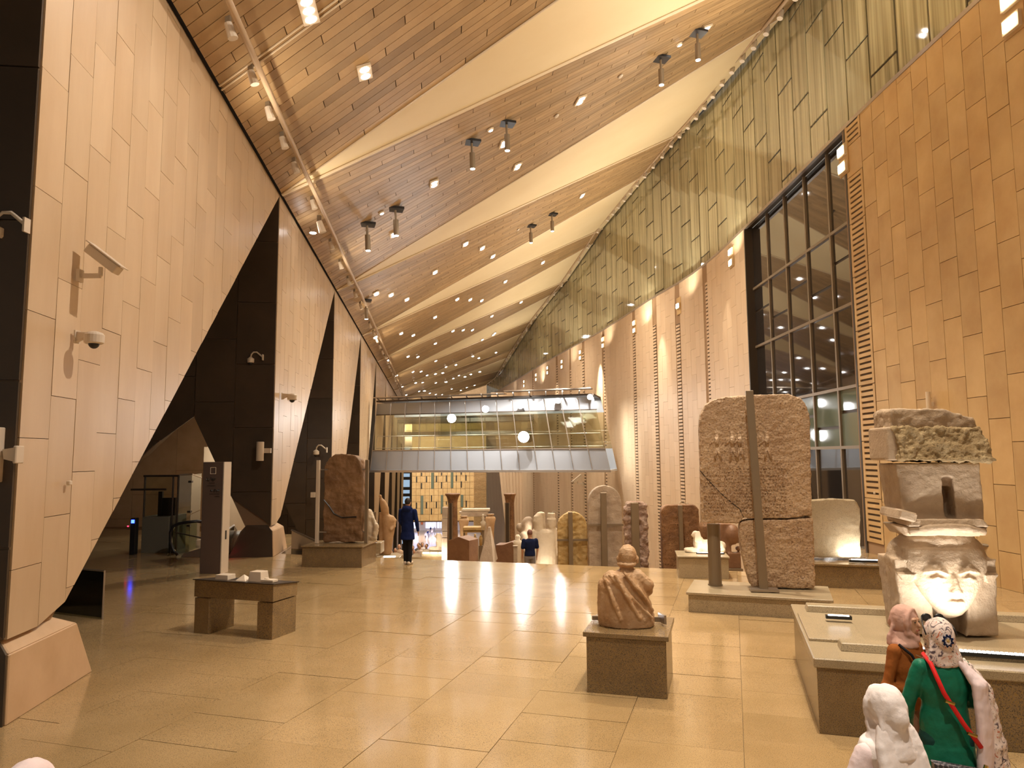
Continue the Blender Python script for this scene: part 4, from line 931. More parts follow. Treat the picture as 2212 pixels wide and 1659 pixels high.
# ---- bust on plinth
c=PF(1267,1497);c.z=0
plinth('plinth','speckled granite cube plinth under the draped bust',c,.98,1.02,.74,'granite',-.28,.03,.07)
bt=Vector((1.46,9.42,.74));t=thing('draped_bust','weathered marble bust seen from behind with a robe over one shoulder','statue',bt,-.1)
s_=1.0
m_=MB().loft([(0.0,0,0,.33,.21),(0,0,.12,.34,.22),(-.02,0,.3,.31,.20),(-.045,0,.45,.28,.18),(-.06,.0,.56,.27,.165),(-.06,0,.63,.24,.13),(-.01,.02,.68,.12,.10)],24)
m_.caps([(-.02,.02,.64),(0.01,.04,.78)],[.095,.085]);m_.ell((.015,.04,.87),(.118,.135,.14))
m_.ell((.0,.02,.765),(.128,.13,.04));m_.ell((.14,.03,.82),(.02,.035,.045));m_.ell((-.11,.05,.82),(.02,.03,.045))
m_.caps([(.12,0,.60),(.26,.02,.50),(.27,.05,.42)],[.11,.085,.06]);m_.caps([(-.2,0,.6),(-.29,0,.5),(-.3,.0,.2),(-.28,0,.05)],[.09,.09,.09,.1])
m_.ell((.02,.18,.87),(.03,.04,.05))
for a,b_ in (((-.24,-.16,.66),(.30,-.15,.12)),((-.16,-.175,.66),(.14,-.21,.12)),((-.28,-.13,.6),(-.1,-.205,.1)),((.02,-.12,.66),(.31,-.10,.2)),((-.05,-.15,.69),(.24,-.17,.34))):
    A=Vector(a);B_=Vector(b_);mid=(A+B_)/2+Vector((0,-.035,0));m_.tube([A,mid,B_],[.02,.028,.02],8)
m_.build('bust','bust',t,smooth=True,remesh=.011,disp=.007,dscale=22,relax=2)
t=thing('mount_bracket','low dark metal bracket with upright fins on the bust plinth','bracket',(1.72,9.55,.755),-.2)
MB().box((.0,0,.035),(.42,.05,.06)).box((-.62,-.02,.03),(.16,.05,.05)).build('bar','pole',t);MB().box((.2,-.05,.06),(.03,.2,.11),.4).build('fin','steel',t)
t=thing('small_spotlight','tiny black spotlight with a lit lens behind the bust','spotlight',(1.78,9.66,.80));MB().box((0,0,.04),(.1,.07,.07)).build('body','black',t,bevel=.008);MB().box((0,-.037,.045),(.07,.004,.03)).build('lens','led',t)
# ---- colossus on large plinth
c=Vector((3.18,7.80,0));HP=-.29
t=thing('plinth','very large speckled granite plinth with raised rims under the colossus','plinth',c,HP)
for i in range(3): MB().box((1.25*i+.62,1.4,.335),(1.24,2.8,.67)).build('body','granite',t,bevel=.006)
MB().box((1.88,1.4,.72),(3.82,2.86,.10)).build('top_slab','granite_light',t,bevel=.012)
MB().box((1.98,.45,.81),(3.4,.26,.09),top=.99,topy=.8).build('front_rim','granite_light',t,bevel=.01)
MB().box((1.93,2.45,.81),(3.6,.26,.09),top=.99,topy=.8).build('rear_rim','granite_light',t,bevel=.01)
MB().box((.3,1.4,.785),(.6,1.4,.035)).build('joint_plate','granite_light',t,bevel=.005)
HX=Vector((5.08,8.7,.795));t=thing('colossus','broken grey granite colossus of a cow-eared goddess with a shrine-shaped crown, lit from below','statue',HX,-.12)
# wig lappets and face
m_=MB()
m_.hexa([(-.50,-.10,0),(-.16,-.16,0),(-.16,.42,0),(-.50,.42,0)],[(-.57,-.12,.86),(-.25,-.18,.86),(-.25,.42,.86),(-.57,.42,.86)])
m_.hexa([(.16,-.16,0),(.54,-.10,0),(.54,.42,0),(.16,.42,0)],[(.25,-.18,.86),(.58,-.08,.86),(.58,.42,.86),(.25,.42,.86)])
m_.box((0,.25,.45),(.7,.36,.9))
m_.loft([(0,.12,.6,.56,.30),(0,.12,.86,.57,.31),(0,.12,1.0,.53,.29),(0,.12,1.08,.46,.25)],26)
m_.build('wig','hathor',t,smooth=True,remesh=.02,disp=.01,dscale=8,relax=3)
m_=MB().loft([(0,-.10,.20,.06,.05),(0,-.14,.25,.13,.12),(0,-.15,.34,.21,.17),(0,-.14,.48,.31,.19),(0,-.13,.62,.39,.19),(0,-.11,.74,.45,.18),(0,-.08,.86,.47,.17),(0,-.04,.98,.44,.15),(0,0,1.06,.38,.10)],28)
m_.caps([(0,-.31,.68),(0,-.35,.53)],[.025,.05]);m_.ell((-.035,-.335,.52),(.035,.03,.025));m_.ell((.035,-.335,.52),(.035,.03,.025))
m_.tube([(-.11,-.30,.405),(-.05,-.345,.42),(0,-.345,.412),(.05,-.345,.42),(.11,-.30,.405)],[.008,.02,.018,.02,.008],8);m_.tube([(-.09,-.30,.385),(0,-.345,.375),(.09,-.30,.385)],[.01,.024,.01],8)
for sx in (-1,1):
    m_.ell((sx*.17,-.275,.66),(.085,.035,.03));m_.tube([(sx*.07,-.31,.73),(sx*.17,-.315,.765),(sx*.29,-.25,.74),(sx*.36,-.2,.70)],[.012,.018,.014,.008],8)
    m_.tube([(sx*.08,-.305,.66),(sx*.17,-.31,.69),(sx*.26,-.27,.66),(sx*.17,-.30,.63),(sx*.08,-.305,.66)],.008,6)
    m_.hexa([(sx*.40,-.20,.60),(sx*.42,-.1,.60),(sx*.50,-.1,.62),(sx*.50,-.16,.62)],[(sx*.38,-.22,.70),(sx*.42,-.1,.72),(sx*.56,-.1,.72),(sx*.56,-.16,.70)])
m_.build('face','hathor',t,smooth=True,remesh=.0125,disp=.0018,dscale=20,relax=2)
# brow break, neck band and cornice
MB().loft([(0,.1,1.0,.46,.26),(0,.1,1.09,.44,.25),(.02,.1,1.16,.37,.22)],24).build('brow_block','hathor',t,smooth=True,remesh=.02,disp=.012,dscale=9)
m_=MB().hexa([(-.40,-.12,1.13),(.40,-.12,1.13),(.42,.42,1.13),(-.40,.42,1.13)],[(-.48,-.2,1.25),(.47,-.2,1.25),(.47,.42,1.25),(-.48,.42,1.25)])
m_.tube([(-.42,-.2,1.19),(-.2,-.25,1.235),(0,-.26,1.245),(.2,-.25,1.235),(.42,-.2,1.19)],.05,8);m_.build('curved_band','hathor',t,smooth=True,remesh=.018,disp=.006,dscale=10,relax=1)
MB().box((-.45,.0,1.38),(.20,.6,.11),ry=.28).build('ledge_fragment','hathor',t,bevel=.02)
# shrine block with door slot: four masses round the slot
m_=MB()
m_.hexa([(-.43,-.15,1.26),(.02,-.15,1.26),(.02,.4,1.26),(-.43,.4,1.26)],[(-.50,-.15,1.98),(.0,-.15,1.98),(.0,.4,1.98),(-.50,.4,1.98)])
m_.hexa([(.15,-.15,1.26),(.47,-.12,1.26),(.44,.4,1.26),(.15,.4,1.26)],[(.13,-.15,1.98),(.44,-.15,1.98),(.42,.4,1.98),(.13,.4,1.98)])
m_.box((.07,.26,1.62),(.2,.3,.72)).box((.07,0,1.91),(.2,.3,.16)).box((.07,.05,1.78),(.11,.2,.14))
m_.hexa([(-.44,-.26,1.25),(.44,-.26,1.25),(.44,.1,1.25),(-.44,.1,1.25)],[(-.42,-.24,1.34),(.40,-.24,1.34),(.42,.1,1.34),(-.44,.1,1.34)])
m_.build('shrine_block','hathor',t,smooth=True,remesh=.018,disp=.007,dscale=12)
MB().box((.07,.105,1.56),(.10,.01,.44)).build('doorway','hathor_rough' if 0 else 'browngran',t)
m_=MB().hexa([(-.49,-.30,2.03),(.56,-.30,2.0),(.5,.42,2.0),(-.49,.42,2.03)],[(-.54,-.22,2.42),(.44,-.2,2.40),(.42,.40,2.4),(-.54,.40,2.42)])
m_.build('broken_block','hathor_rough',t,smooth=True,remesh=.016,disp=.038,dscale=9)
m_=MB().xz([(-.54,2.40),(.46,2.38),(.40,2.52),(.05,2.63),(-.50,2.64),(-.53,2.6)],-.16,.38);m_.build('top_block','hathor',t,smooth=True,remesh=.018,disp=.02,dscale=7,relax=1)
m_=MB().box((-.53,.1,2.22),(.14,.6,.40));m_.build('dressed_side','hathor',t,bevel=.03,bseg=3)
t=thing('light_strip','long white LED strip on the plinth in front of the colossus','light strip',(4.28,7.86,.80),HP-.02)
MB().box((.5,0,.025),(1.12,.10,.04)).build('housing','black',t)
for i in range(26): MB().box((i*.041,-.01,.05),(.026,.05,.012)).build('led','led',t)
t=thing('light_strip','short LED strip at the left rim behind the woman in rust','light strip',(3.98,9.28,.84),HP);MB().box((.1,0,.02),(.3,.08,.04)).build('housing','black',t);MB().box((.1,-.01,.043),(.24,.04,.01)).build('led_row','led',t)
area('colossus_uplight',(4.90,7.96,.87),(5.06,8.5,1.75),.85,15,WHITE,.06).data.spread=D2R(100)
# ---- left tall stela
c=PF(651,1225);LR=-.12
plinth('plinth','low granite plinth under the brown round-topped stela at left',(c.x,c.y,0),1.66,1.25,.56,'granite',LR,.02,.05)
q=Pl(740,20.0,.56);t=thing('stela','tall brown round-topped stela between two slim poles at left','stela',q.b,LR)
slab(t,'stone',[q(697,1180),q(696,1100),q(698,1015),q(702,1000),q(712,987),q(724,981),q(750,980),q(768,984),q(779,996),q(783,1012),q(784,1100),q(784,1180)],0,.34,'tan' if 0 else 'browngran2' if 'browngran2' in M else M.setdefault('browngran2',stone('brown_stela_stone',(.15,.075,.032),(.32,.185,.09),1.6,.5,.9,14,0)),.03,.035,3.2)
ck=MB();ck.tube([(*(q(699,1080)[:1]),-.03,q(699,1080)[1]),(q(712,1095)[0],-.03,q(712,1095)[1]),(q(722,1110)[0],-.03,q(722,1110)[1]),(q(740,1118)[0],-.03,q(740,1118)[1]),(q(772,1116)[0],-.03,q(772,1116)[1])],.02,5).build('crack','black',t)
for px,l in ((689,'slim pale pole at the left of the brown round-topped stela'),(794,'slim dark pole at the right of the brown round-topped stela')):
    x=q.x(px);t2=thing('support_pole',l,'support',q.b+Vector((x,-.05,0)),LR)
    MB().box((0,0,1.13),(.09,.09,2.26)).build('pole','paint' if px<700 else 'pole',t2,bevel=.006)
    for z in (.3,2.0): MB().box((.12 if px<700 else -.12,.04,z),(.26,.04,.035)).build('clamp','steel',t2)
# ---- further exhibits beyond the top step
def figure(t,m_,s=1.): pass
q=Pl(802,22.3,.0);t=thing('kneeling_statue','pale kneeling statue on a small white block right of the brown stela','statue',q.b,0)
z0=q.z(1168)
m_=MB().loft([(0,0,z0,.2,.18),(0,0,z0+.3,.19,.17),(-.03,0,z0+.55,.17,.15),(-.05,0,z0+.8,.16,.13),(-.06,0,z0+.98,.08,.08)],14);m_.caps([(.0,-.1,z0+.15),(.17,-.2,z0+.12),(.22,-.22,z0+.5)],[.1,.09,.08]);m_.caps([(0,-.05,z0+.85),(.14,-.1,z0+.6),(.2,-.15,z0+.45)],.055)
m_.build('figure','whitestone',t,smooth=True,remesh=.025,disp=.02,dscale=8);MB().box((0,0,z0/2),(.75,.6,z0)).build('block','granite_light',t,bevel=.01)
q=Pl(838,24.);t=thing('osiride_statue','slender brown statue with a tall pointed crown, left of the standing man','statue',q.b,.5)
Z=lambda y:q.z(y);X=lambda x:q.x(x)
m_=MB().loft([(X(838),0,Z(1196),.14,.14),(X(840),0,Z(1170),.15,.14),(X(842),0,Z(1140),.2,.16),(X(843),0,Z(1122),.24,.17),(X(840),0,Z(1114),.2,.14),(X(835),0,Z(1109),.1,.1),(X(833),0,Z(1104),.13,.13),(X(831),0,Z(1092),.14,.13),(X(827),0,Z(1080),.1,.1),(X(823),0,Z(1073),.04,.04),(X(822),0,Z(1069),.06,.06),(X(821.5),0,Z(1065),.03,.03)],16)
m_.box((X(829),.16,Z(1150)),(.18,.14,Z(1105)-Z(1196)));m_.caps([(X(848),-.05,Z(1120)),(X(850),-.12,Z(1135)),(X(842),-.2,Z(1142))],[.08,.07,.05])
m_.build('figure','tan',t,smooth=True,remesh=.03,disp=.008,dscale=5,relax=2)
MB().box((0,0,(Z(1196))/2),(.9,.7,max(.1,Z(1196)))).build('plinth_block','granite_light',t,bevel=.01)
MB().box((X(812),.25,Z(1150)),(.14,.12,Z(1104)-Z(1196))).build('support_post','pole',t)
def column(px,D,wcap,wsh,ytop,label,fr):
    q=Pl(px,D);t=thing('papyrus_column',label,'column',q.b);Z=lambda y:q.z(y)
    rc=wcap/2*D/F;rs=wsh/2*D/F
    MB().lathe([(rs*1.08,0),(rs*1.08,Z(1160)),(rs*.95,Z(ytop+22)),(rs*1.05,Z(ytop+14)),(rc*.85,Z(ytop+6)),(rc,Z(ytop+3)),(rc,Z(ytop+1)),(rc*.93,Z(ytop))],seg=24).build('shaft','browngran',t,smooth=True,disp=.012,dscale=4)
    a,b_=fr
    MB().box((q.x((a+b_)/2),-rs-.06,Z(1130)),((b_-a)*D/F,.05,Z(1086)-Z(1175))).build('frame_plate','frame',t)
    for x in (a,b_): MB().box((q.x(x),-rs-.1,Z(1130)),(.035,.05,Z(1085)-Z(1176))).build('frame_edge','pole',t)
column(978,33,32,21,1065,'dark stone papyrus column with flared top, left one',(971,978))
column(1101,31,26,19,1066,'dark stone papyrus column with flared top, right one',(1091,1099.5))
q=Pl(962,35);t=thing('stacked_pillar','broken pillar of stacked pale blocks left of the left papyrus column','pillar',q.b)
for i,(a,b_) in enumerate(((1240,1160),(1159,1146),(1145,1118),(1117,1094))): MB().box((q.x(962)+.02*(i%2),0,(q.z(a)+q.z(b_))/2),(.31,.31,q.z(b_)-q.z(a)-.01)).build('block','greystone',t,bevel=.015)
# doorway with lintel
q=Pl(1025,38);t=thing('stone_doorway','pale stone doorway with a broken lintel slab behind the exhibits','doorway',q.b);Z=q.z;X=q.x
MB().box((X(1028),0,Z(1100.5)),(X(1058)-X(998),.6,Z(1098)-Z(1103.5))).build('top_slab','whitestone',t,bevel=.02)
MB().xz([(X(992),Z(1104)),(X(1054),Z(1104)),(X(1054),Z(1107)),(X(1050),Z(1114)),(X(1000),Z(1115)),(X(994),Z(1107))],-.3,.3).build('lintel','greystone',t,bevel=.01)
for a in (1001,1045): MB().box((X(a),.1,(Z(1115))/2),(X(1011)-X(1001),.4,Z(1115))).build('jamb','greystone',t,bevel=.01)
for px,l,yb in ((1002,'stone jar-headed statue under the left end of the doorway lintel',1116),(1059,'stone jar-headed statue right of the doorway',1112)):
    q=Pl(px,35.5);t=thing('headless_statue',l,'statue',q.b);Z=q.z
    MB().lathe([(.17,0),(.17,Z(yb+38)),(.2,Z(yb+20)),(.25,Z(yb+8)),(.22,Z(yb+4)),(.13,Z(yb+2)),(.17,Z(yb)),(.2,Z(yb-2))],seg=16).build('figure','tan',t,smooth=True,disp=.02)
q=Pl(1020,31);t=thing('offering_table','golden stone slab on a steel frame beside a small carved figure','table',q.b);Z=q.z;X=q.x
MB().box((X(1021.5),0,Z(1140.5)),(X(1042)-X(1000),.55,Z(1136.5)-Z(1144.5))).build('slab','goldstone',t,smooth=False,bevel=.03)
MB().box((X(1021),0,Z(1147)),(X(1042)-X(1001),.5,.05)).build('shelf','goldstone',t)
for a in (1003,1040): MB().box((X(a),0,Z(1147)/2),(.06,.3,Z(1147))).build('leg','pole',t)
q=Pl(1043,30.6);t=thing('small_figure','small pale carved figure standing at the right end of the golden slab','statue',q.b+Vector((0,0,q.z(1144.5))));
MB().loft([(0,0,0,.1,.08),(0,0,.2,.08,.07),(0,0,.32,.12,.08),(0,0,.4,.04,.04),(0,0,.5,.07,.06),(0,0,.58,.03,.03),(0,0,.66,.05,.04)],12).build('figure','whitestone',t,smooth=True)
MB().box((0,0,-q.z(1144.5)/2),(.1,.1,q.z(1144.5))).build('stand','pole',t)
q=Pl(1026,28);t=thing('statuette_stand','slim steel stand with tiny bronze figures left of the pointed stone','stand',q.b);Z=q.z;X=q.x
for px,y in ((1026,1153),(1038,1156)):
    MB().box((X(px),0,Z(1178)/2),(.1 if px<1030 else .16,.1,Z(1178))).build('stand','paint' if px<1030 else 'pole',t);MB().loft([(X(px),0,Z(1178),.05,.05),(X(px),0,Z(1162),.07,.06),(X(px),0,Z(1157),.03,.03),(X(px),0,Z(y),.05,.05)],10).build('figure','goldstone',t,smooth=True)
# brown gabled block
q=Pl(1000,25.5);t=thing('gabled_block','red-brown stone block with a gabled top behind the lip of the stairs','block',q.b,-.45);Z=q.z
w_=.78;MB().xz([(-.42,0),(.42,0),(.42,Z(1164)),(.0,Z(1157)),(-.42,Z(1166))],-.3,.35).build('stone','redbrown',t,bevel=.01)
q=Pl(1056,25.8);t=thing('pointed_stone','grey pointed pyramid-shaped obelisk top with a lit right face','obelisk',q.b);Z=q.z;X=q.x
MB().hexa([(X(1035),-.25,Z(1210)),(X(1066),-.25,Z(1216)),(X(1074),.35,Z(1210)),(X(1045),.35,Z(1206))],[(X(1054),-.04,Z(1138)),(X(1058.5),-.04,Z(1138)),(X(1059.5),.08,Z(1138)),(X(1055),.08,Z(1138))]).build('stone','greystone',t,bevel=.01)
MB().box((0,0,Z(1213)/2),(.5,.4,Z(1213))).build('stand','pole',t)
spot('obelisk_light',q.b+Vector((2.2,-.3,2.6)),q.b+Vector((.1,0,1.3)),120,50,WARM)
q=Pl(1092,27.2);t=thing('stone_box','dark brown stone box with a broken rim under the right papyrus column','block',q.b,-.2);Z=q.z;X=q.x
MB().xz([(X(1073),0),(X(1113),0),(X(1113),Z(1170)),(X(1108),Z(1168)),(X(1092),Z(1174)),(X(1086),Z(1175)),(X(1073),Z(1175))],-.3,.4).build('stone','redbrown',t,bevel=.01)
q=Pl(1112,23.6);t=thing('small_post','small square stone post left of the man in the navy tee','post',q.b);MB().box((0,0,q.z(1181)/2),(.14,.14,q.z(1181)),top=.92).build('post','greystone',t,bevel=.008);MB().box((0,0,q.z(1179.5)),(.16,.16,.03)).build('cap','greystone',t)
# seated and standing figures
q=Pl(1132,26);t=thing('seated_statue','grey seated statue with a rounded headdress seen from behind, left of the pair','statue',q.b,.2);Z=q.z;X=q.x
m_=MB().loft([(X(1133),0,0,.34,.4),(X(1133),0,Z(1200),.3,.38),(X(1134),0,Z(1165),.25,.25),(X(1136),0,Z(1145),.2,.18),(X(1137),0,Z(1132),.21,.17),(X(1139),0,Z(1124),.19,.18),(X(1140),0,Z(1118),.12,.14),(X(1141),0,Z(1116),.05,.06)],16);m_.caps([(X(1126),-.2,Z(1155)),(X(1124),-.25,Z(1185))],[.12,.13])
m_.ell((X(1122),.1,Z(1140)),(.12,.15,.16)).build('figure','greystone',t,smooth=True,remesh=.03,disp=.01,relax=2)
q=Pl(1117,25.2);t=thing('small_statue','small pale kneeling figure in front of the seated grey statue','statue',q.b);Z=q.z;X=q.x
MB().loft([(0,0,0,.14,.14),(0,0,Z(1182),.12,.12),(0,0,Z(1176),.16,.13),(0,0,Z(1168),.13,.12),(0,0,Z(1166),.07,.07),(0,0,Z(1160),.1,.1),(0,0,Z(1155),.05,.05)],12).build('figure','whitestone',t,smooth=True)
q=Pl(1175,24.3);t=thing('pair_statue','pale statue of two joined figures lit from below, behind the man in navy tee','statue',q.b,.15);Z=q.z;X=q.x
m_=MB().loft([(0,0,0,.40,.3),(0,0,Z(1200),.40,.28),(0,0,Z(1165),.39,.24),(0,0,Z(1150),.36,.2),(0,0,Z(1144),.3,.15)],18)
m_.caps([(X(1153),0,Z(1150)),(X(1153),.0,Z(1200))],[.12,.12]);m_.caps([(X(1197),0,Z(1147)),(X(1200),0,Z(1195))],[.11,.11])
m_.loft([(X(1190),0,Z(1150),.12,.12),(X(1190),0,Z(1141),.13,.13),(X(1190),0,Z(1137),.165,.16),(X(1190),0,Z(1122),.165,.16),(X(1190),0,Z(1119),.13,.13),(X(1190),0,Z(1109),.13,.13)],16)
m_.loft([(X(1163),0,Z(1150),.16,.12),(X(1162),0,Z(1140),.17,.15),(X(1160),0,Z(1128),.17,.17),(X(1162),0,Z(1115),.16,.16),(X(1166),0,Z(1107),.1,.12),(X(1167),0,Z(1105),.04,.06)],16)
m_.hexa([(X(1165),.0,Z(1147)),(X(1177),-.1,Z(1142)),(X(1177),.12,Z(1142)),(X(1165),.15,Z(1147))],[(X(1160),-.1,Z(1107)),(X(1174),-.18,Z(1107)),(X(1174),.15,Z(1107)),(X(1160),.15,Z(1107))])
m_.build('figures','whitestone',t,smooth=True,remesh=.022,disp=.012,dscale=5,relax=2)
area('pair_uplight',q.b+Vector((0,-.8,.7)),q.b+Vector((0,0,1.4)),.7,9,WARM,.2)
# round topped stelae
def stl(label,pxs,D,mat,bar,cross,y0,disp=.03,th=.3,rz=0,ds=6,name='stela',r=None,flat=1.):
    a,b_,yt=pxs;q=Pl((a+b_)/2,D);t=thing(name,label,'stela',q.b,rz);Z=q.z;X=q.x
    slab(t,'stone',arch(X(a),X(b_),0.02,Z(yt),r and r*D/F,flat=flat),0,th,mat,.03,disp,ds,relax=1)
    if bar: MB().box((X((bar[0]+bar[1])/2),-.14,Z(bar[2])/2),((bar[1]-bar[0])*D/F,.12,Z(bar[2]))).build('steel_post','pole',t,bevel=.008)
    if cross: MB().box((0,-.06,Z(cross)),(X(b_)-X(a)+.06,.05,.06)).build('cross_bar','pole',t)
    return q,t
stl('golden round-topped stela with a rough back and a steel cross frame',(1203,1266,1107),22.6,'goldstone',(1225,1234,1106),1167,0,.02,ds=9)
stl('tall grey-pink round-topped stela with a steel cross frame',(1269,1341,1050),22.1,'greystone',(1294.5,1307,1065),1135,0,.01)
stl('rough reddish slab with a wide pale steel bar, right of the tall round-topped stela',(1348,1396,1086),20.9,M.setdefault('roughpink',stone('rough_pink_stone',(.34,.20,.14),(.60,.45,.36),7,.8,4,10,0)),(1359,1375,1087),None,0,.05,ds=7,r=14)
stl('wide brown stela with rounded corners and a slim steel bar',(1426,1507,1093),20.3,'browngran',(1460,1468,1093),None,0,.012,ds=8,r=15)
# small sphinx
c=PF(1466,1249);c.z=0
plinth('plinth','pale speckled plinth under the small golden sphinx',c,1.16,1.0,.52,'granite_light',-.17,.02,.05)
def sphinx(t,L,hh,mat,lit=False,vox=.016):
    m_=MB().loft([(0,0,0,.5*L,.17*L),(0,0,.03*L,.5*L,.17*L)],20)
    m_.ell((.12*L,0,.17*L),(.36*L,.12*L,.14*L));m_.ell((.36*L,-.0,.15*L),(.15*L,.15*L,.13*L));m_.ell((-.15*L,0,.22*L),(.14*L,.12*L,.17*L))
    m_.caps([(-.2*L,-.07*L,.07*L),(-.46*L,-.07*L,.05*L)],[.05*L,.045*L]);m_.caps([(-.2*L,.07*L,.07*L),(-.46*L,.07*L,.05*L)],[.05*L,.045*L])
    m_.caps([(.42*L,-.12*L,.06*L),(.2*L,-.14*L,.05*L)],.05*L)
    m_.ell((-.22*L,0,.42*L),(.085*L,.08*L,.10*L));m_.hexa([(-.27*L,-.13*L,.26*L),(-.08*L,-.13*L,.26*L),(-.08*L,.13*L,.26*L),(-.27*L,.13*L,.26*L)],[(-.24*L,-.08*L,.50*L),(-.12*L,-.07*L,.50*L),(-.12*L,.07*L,.50*L),(-.24*L,.08*L,.50*L)])
    m_.ell((-.305*L,0,.41*L),(.02*L,.02*L,.025*L))
    return m_.build('body',mat,t,smooth=True,remesh=vox,disp=.008,dscale=6,relax=2)
q=Pl(1517,17.95,.52);t=thing('small_sphinx','small golden sphinx lying on the pale speckled plinth','statue',q.b,-.1);sphinx(t,1.0,.5,'goldstone' if 0 else 'whitestone')
t=thing('light_strip','thin LED strip on the small sphinx plinth','light strip',q.b+Vector((.02,-.38,0)),-.17);MB().box((0,0,.02),(.66,.05,.03)).build('housing','black',t);MB().box((0,-.005,.037),(.6,.03,.006)).build('led_row','led',t)
area('sphinx_uplight',q.b+Vector((0,-.36,.07)),q.b+Vector((0,0,.3)),.6,4,WARM,.05)
q=Pl(1520,19.6);t=thing('dark_bust','dark brown vessel-shaped bust behind the small sphinx','statue',q.b,0);Z=q.z;X=q.x
m_=MB().loft([(0,0,0,.25,.25),(0,0,Z(1180),.25,.25),(0,0,Z(1172),.16,.16),(0,0,Z(1160),.2,.2),(0,0,Z(1140),.2,.2),(0,0,Z(1128),.13,.14),(0,0,Z(1120),.08,.08)],16);m_.build('figure','browngran',t,smooth=True,remesh=.03,disp=.01)
q=Pl(1575,19.2);t=thing('broken_statue','dark red-brown head facing right with a block behind it, seen under the huge stela','statue',q.b,0);Z=q.z;X=q.x
m_=MB().box((X(1562),.1,Z(1165)),(.26,.3,Z(1136)-Z(1198))).ell((X(1576),0,Z(1158)),(.2,.2,.27)).ell((X(1589),0,Z(1170)),(.07,.08,.08)).ell((X(1588),0,Z(1188)),(.08,.1,.06)).box((X(1577),.05,Z(1214)),(.34,.3,Z(1198)-Z(1232)));m_.build('head','redbrown',t,smooth=True,remesh=.025,disp=.008)
MB().box((0,0,Z(1230)/2),(.4,.4,max(.05,Z(1230)))).build('stand','pole',t)
# far sphinx
q=Pl(957,36);t=thing('sphinx_plinth','long plinth with glowing light slots under the far sphinx','plinth',q.b);Z=q.z;X=q.x
MB().box((X(938),0,Z(1198)/2),(X(984)-X(892),1.4,Z(1198))).build('body','granite',t,bevel=.01);MB().box((X(949),0,(Z(1198)+Z(1188))/2),(X(984)-X(915),1.1,Z(1188)-Z(1198))).build('step','granite_light',t,bevel=.01)
for a in (924,940,958): MB().box((X(a),-.56,Z(1190)),(.3,.03,.06)).build('light_slot','lampwarm',t)
t=thing('sphinx','large sphinx glowing in light on the long plinth, far down the stairs','statue',q.b+Vector((X(962),0,Z(1187))));sphinx(t,1.6,.8,'whitestone',vox=.03)
area('far_sphinx_light',q.b+Vector((X(950),-1.6,Z(1190))),q.b+Vector((X(962),0,Z(1172))),1,30,WARM,.3)
# low bases right of the osiride figure
q=Pl(848,22.6);t=thing('low_base','low pale base with a lit edge beside the brown crowned statue','plinth',q.b);MB().box((0,0,q.z(1200)/2),(.55,.5,q.z(1200))).build('body','granite_light',t,bevel=.01);MB().box((-.05,-.1,q.z(1200)+.01),(.35,.08,.02)).build('light_edge','led',t)
# ---- model table (tactile bench)
c=PF(416,1368);c.z=0;BR=-.33
t=thing('display_table','bridge-shaped speckled granite table left of the hall centre','table',c,BR)
MB().box((.16,.32,.29),(.30,.62,.58)).build('leg','granite',t,bevel=.006);MB().box((1.42,.32,.29),(.30,.62,.58)).build('leg','granite',t,bevel=.006)
MB().hexa([(0,0,.595),(1.58,0,.595),(1.58,.64,.595),(0,.64,.595)],[(0,0,.87),(1.58,0,.87),(1.58,.64,.80),(0,.64,.80)]).build('beam','granite',t,bevel=.006)
MB().hexa([(-.02,-.02,.872),(1.6,-.02,.872),(1.6,.66,.802),(-.02,.66,.802)],[(-.02,-.02,.885),(1.6,-.02,.885),(1.6,.66,.815),(-.02,.66,.815)]).build('top_sheet','darkmet',t)
cm=bpy.data.objects
def tmodel(x,y,fn,l):
    R=Matrix.Rotation(BR,3,'Z');p=Vector(c)+R@Vector((x,y,.892-.07*y/.64));tt=thing('white_model',l,'model',p,BR);fn(tt)
tmodel(.42,.25,lambda tt:MB().box((0,0,.04),(.26,.2,.08),top=.96).build('block','paint',tt,bevel=.004),'flat white block model, leftmost on the granite table')
tmodel(.80,.25,lambda tt:MB().box((0,0,.045),(.2,.2,.09),top=.05).build('pyramid','paint',tt),'small white pyramid model on the granite table')
tmodel(1.07,.28,lambda tt:MB().box((0,0,.08),(.26,.22,.16),top=.85).build('block','paint',tt,bevel=.004),'tallest white block model on the granite table')
tmodel(1.33,.22,lambda tt:(MB().box((0,0,.02),(.24,.14,.04)).build('base','paint',tt,bevel=.004),MB().ell((-.05,0,.045),(.05,.03,.02)).build('relief','paint',tt,smooth=True)),'low white relief model at the right end of the granite table')
# ---------------------------------------------------------------- people
def hand(m_,w_,d,side,s=1.,curl=.5):
    # w_ wrist, d direction of the fingers; five separate fingers
    d=Vector(d).normalized();a=Vector((0,-1,0)) if abs(d.y)<.8 else Vector((0,0,1));u=(a-d*a.dot(d)).normalized();n=d.cross(u)
    pc=Vector(w_)+d*.045*s;R=Matrix((u,n,d)).transposed()
    m_.ell(pc,(.038*s,.016*s,.05*s),10,8,R)
    for k,(o,l) in enumerate(((-.028,.062),(-.009,.074),(.010,.070),(.027,.054))):
        p0=Vector(w_)+d*.08*s+u*o*s;p1=p0+d*l*.5*s+n*.006*s*curl*side;p2=p1+(d*(1-curl*.5)+n*curl*side).normalized()*l*.5*s
        m_.caps([p0-d*.02*s,p1,p2],[.0092*s,.0086*s,.0075*s],6)
    p0=Vector(w_)+d*.03*s-u*.030*s;m_.caps([p0,p0+(d*.6-u*.8)*.035*s,p0+(d*.9-u*.7)*.06*s],[.011*s,.0105*s,.009*s],6)
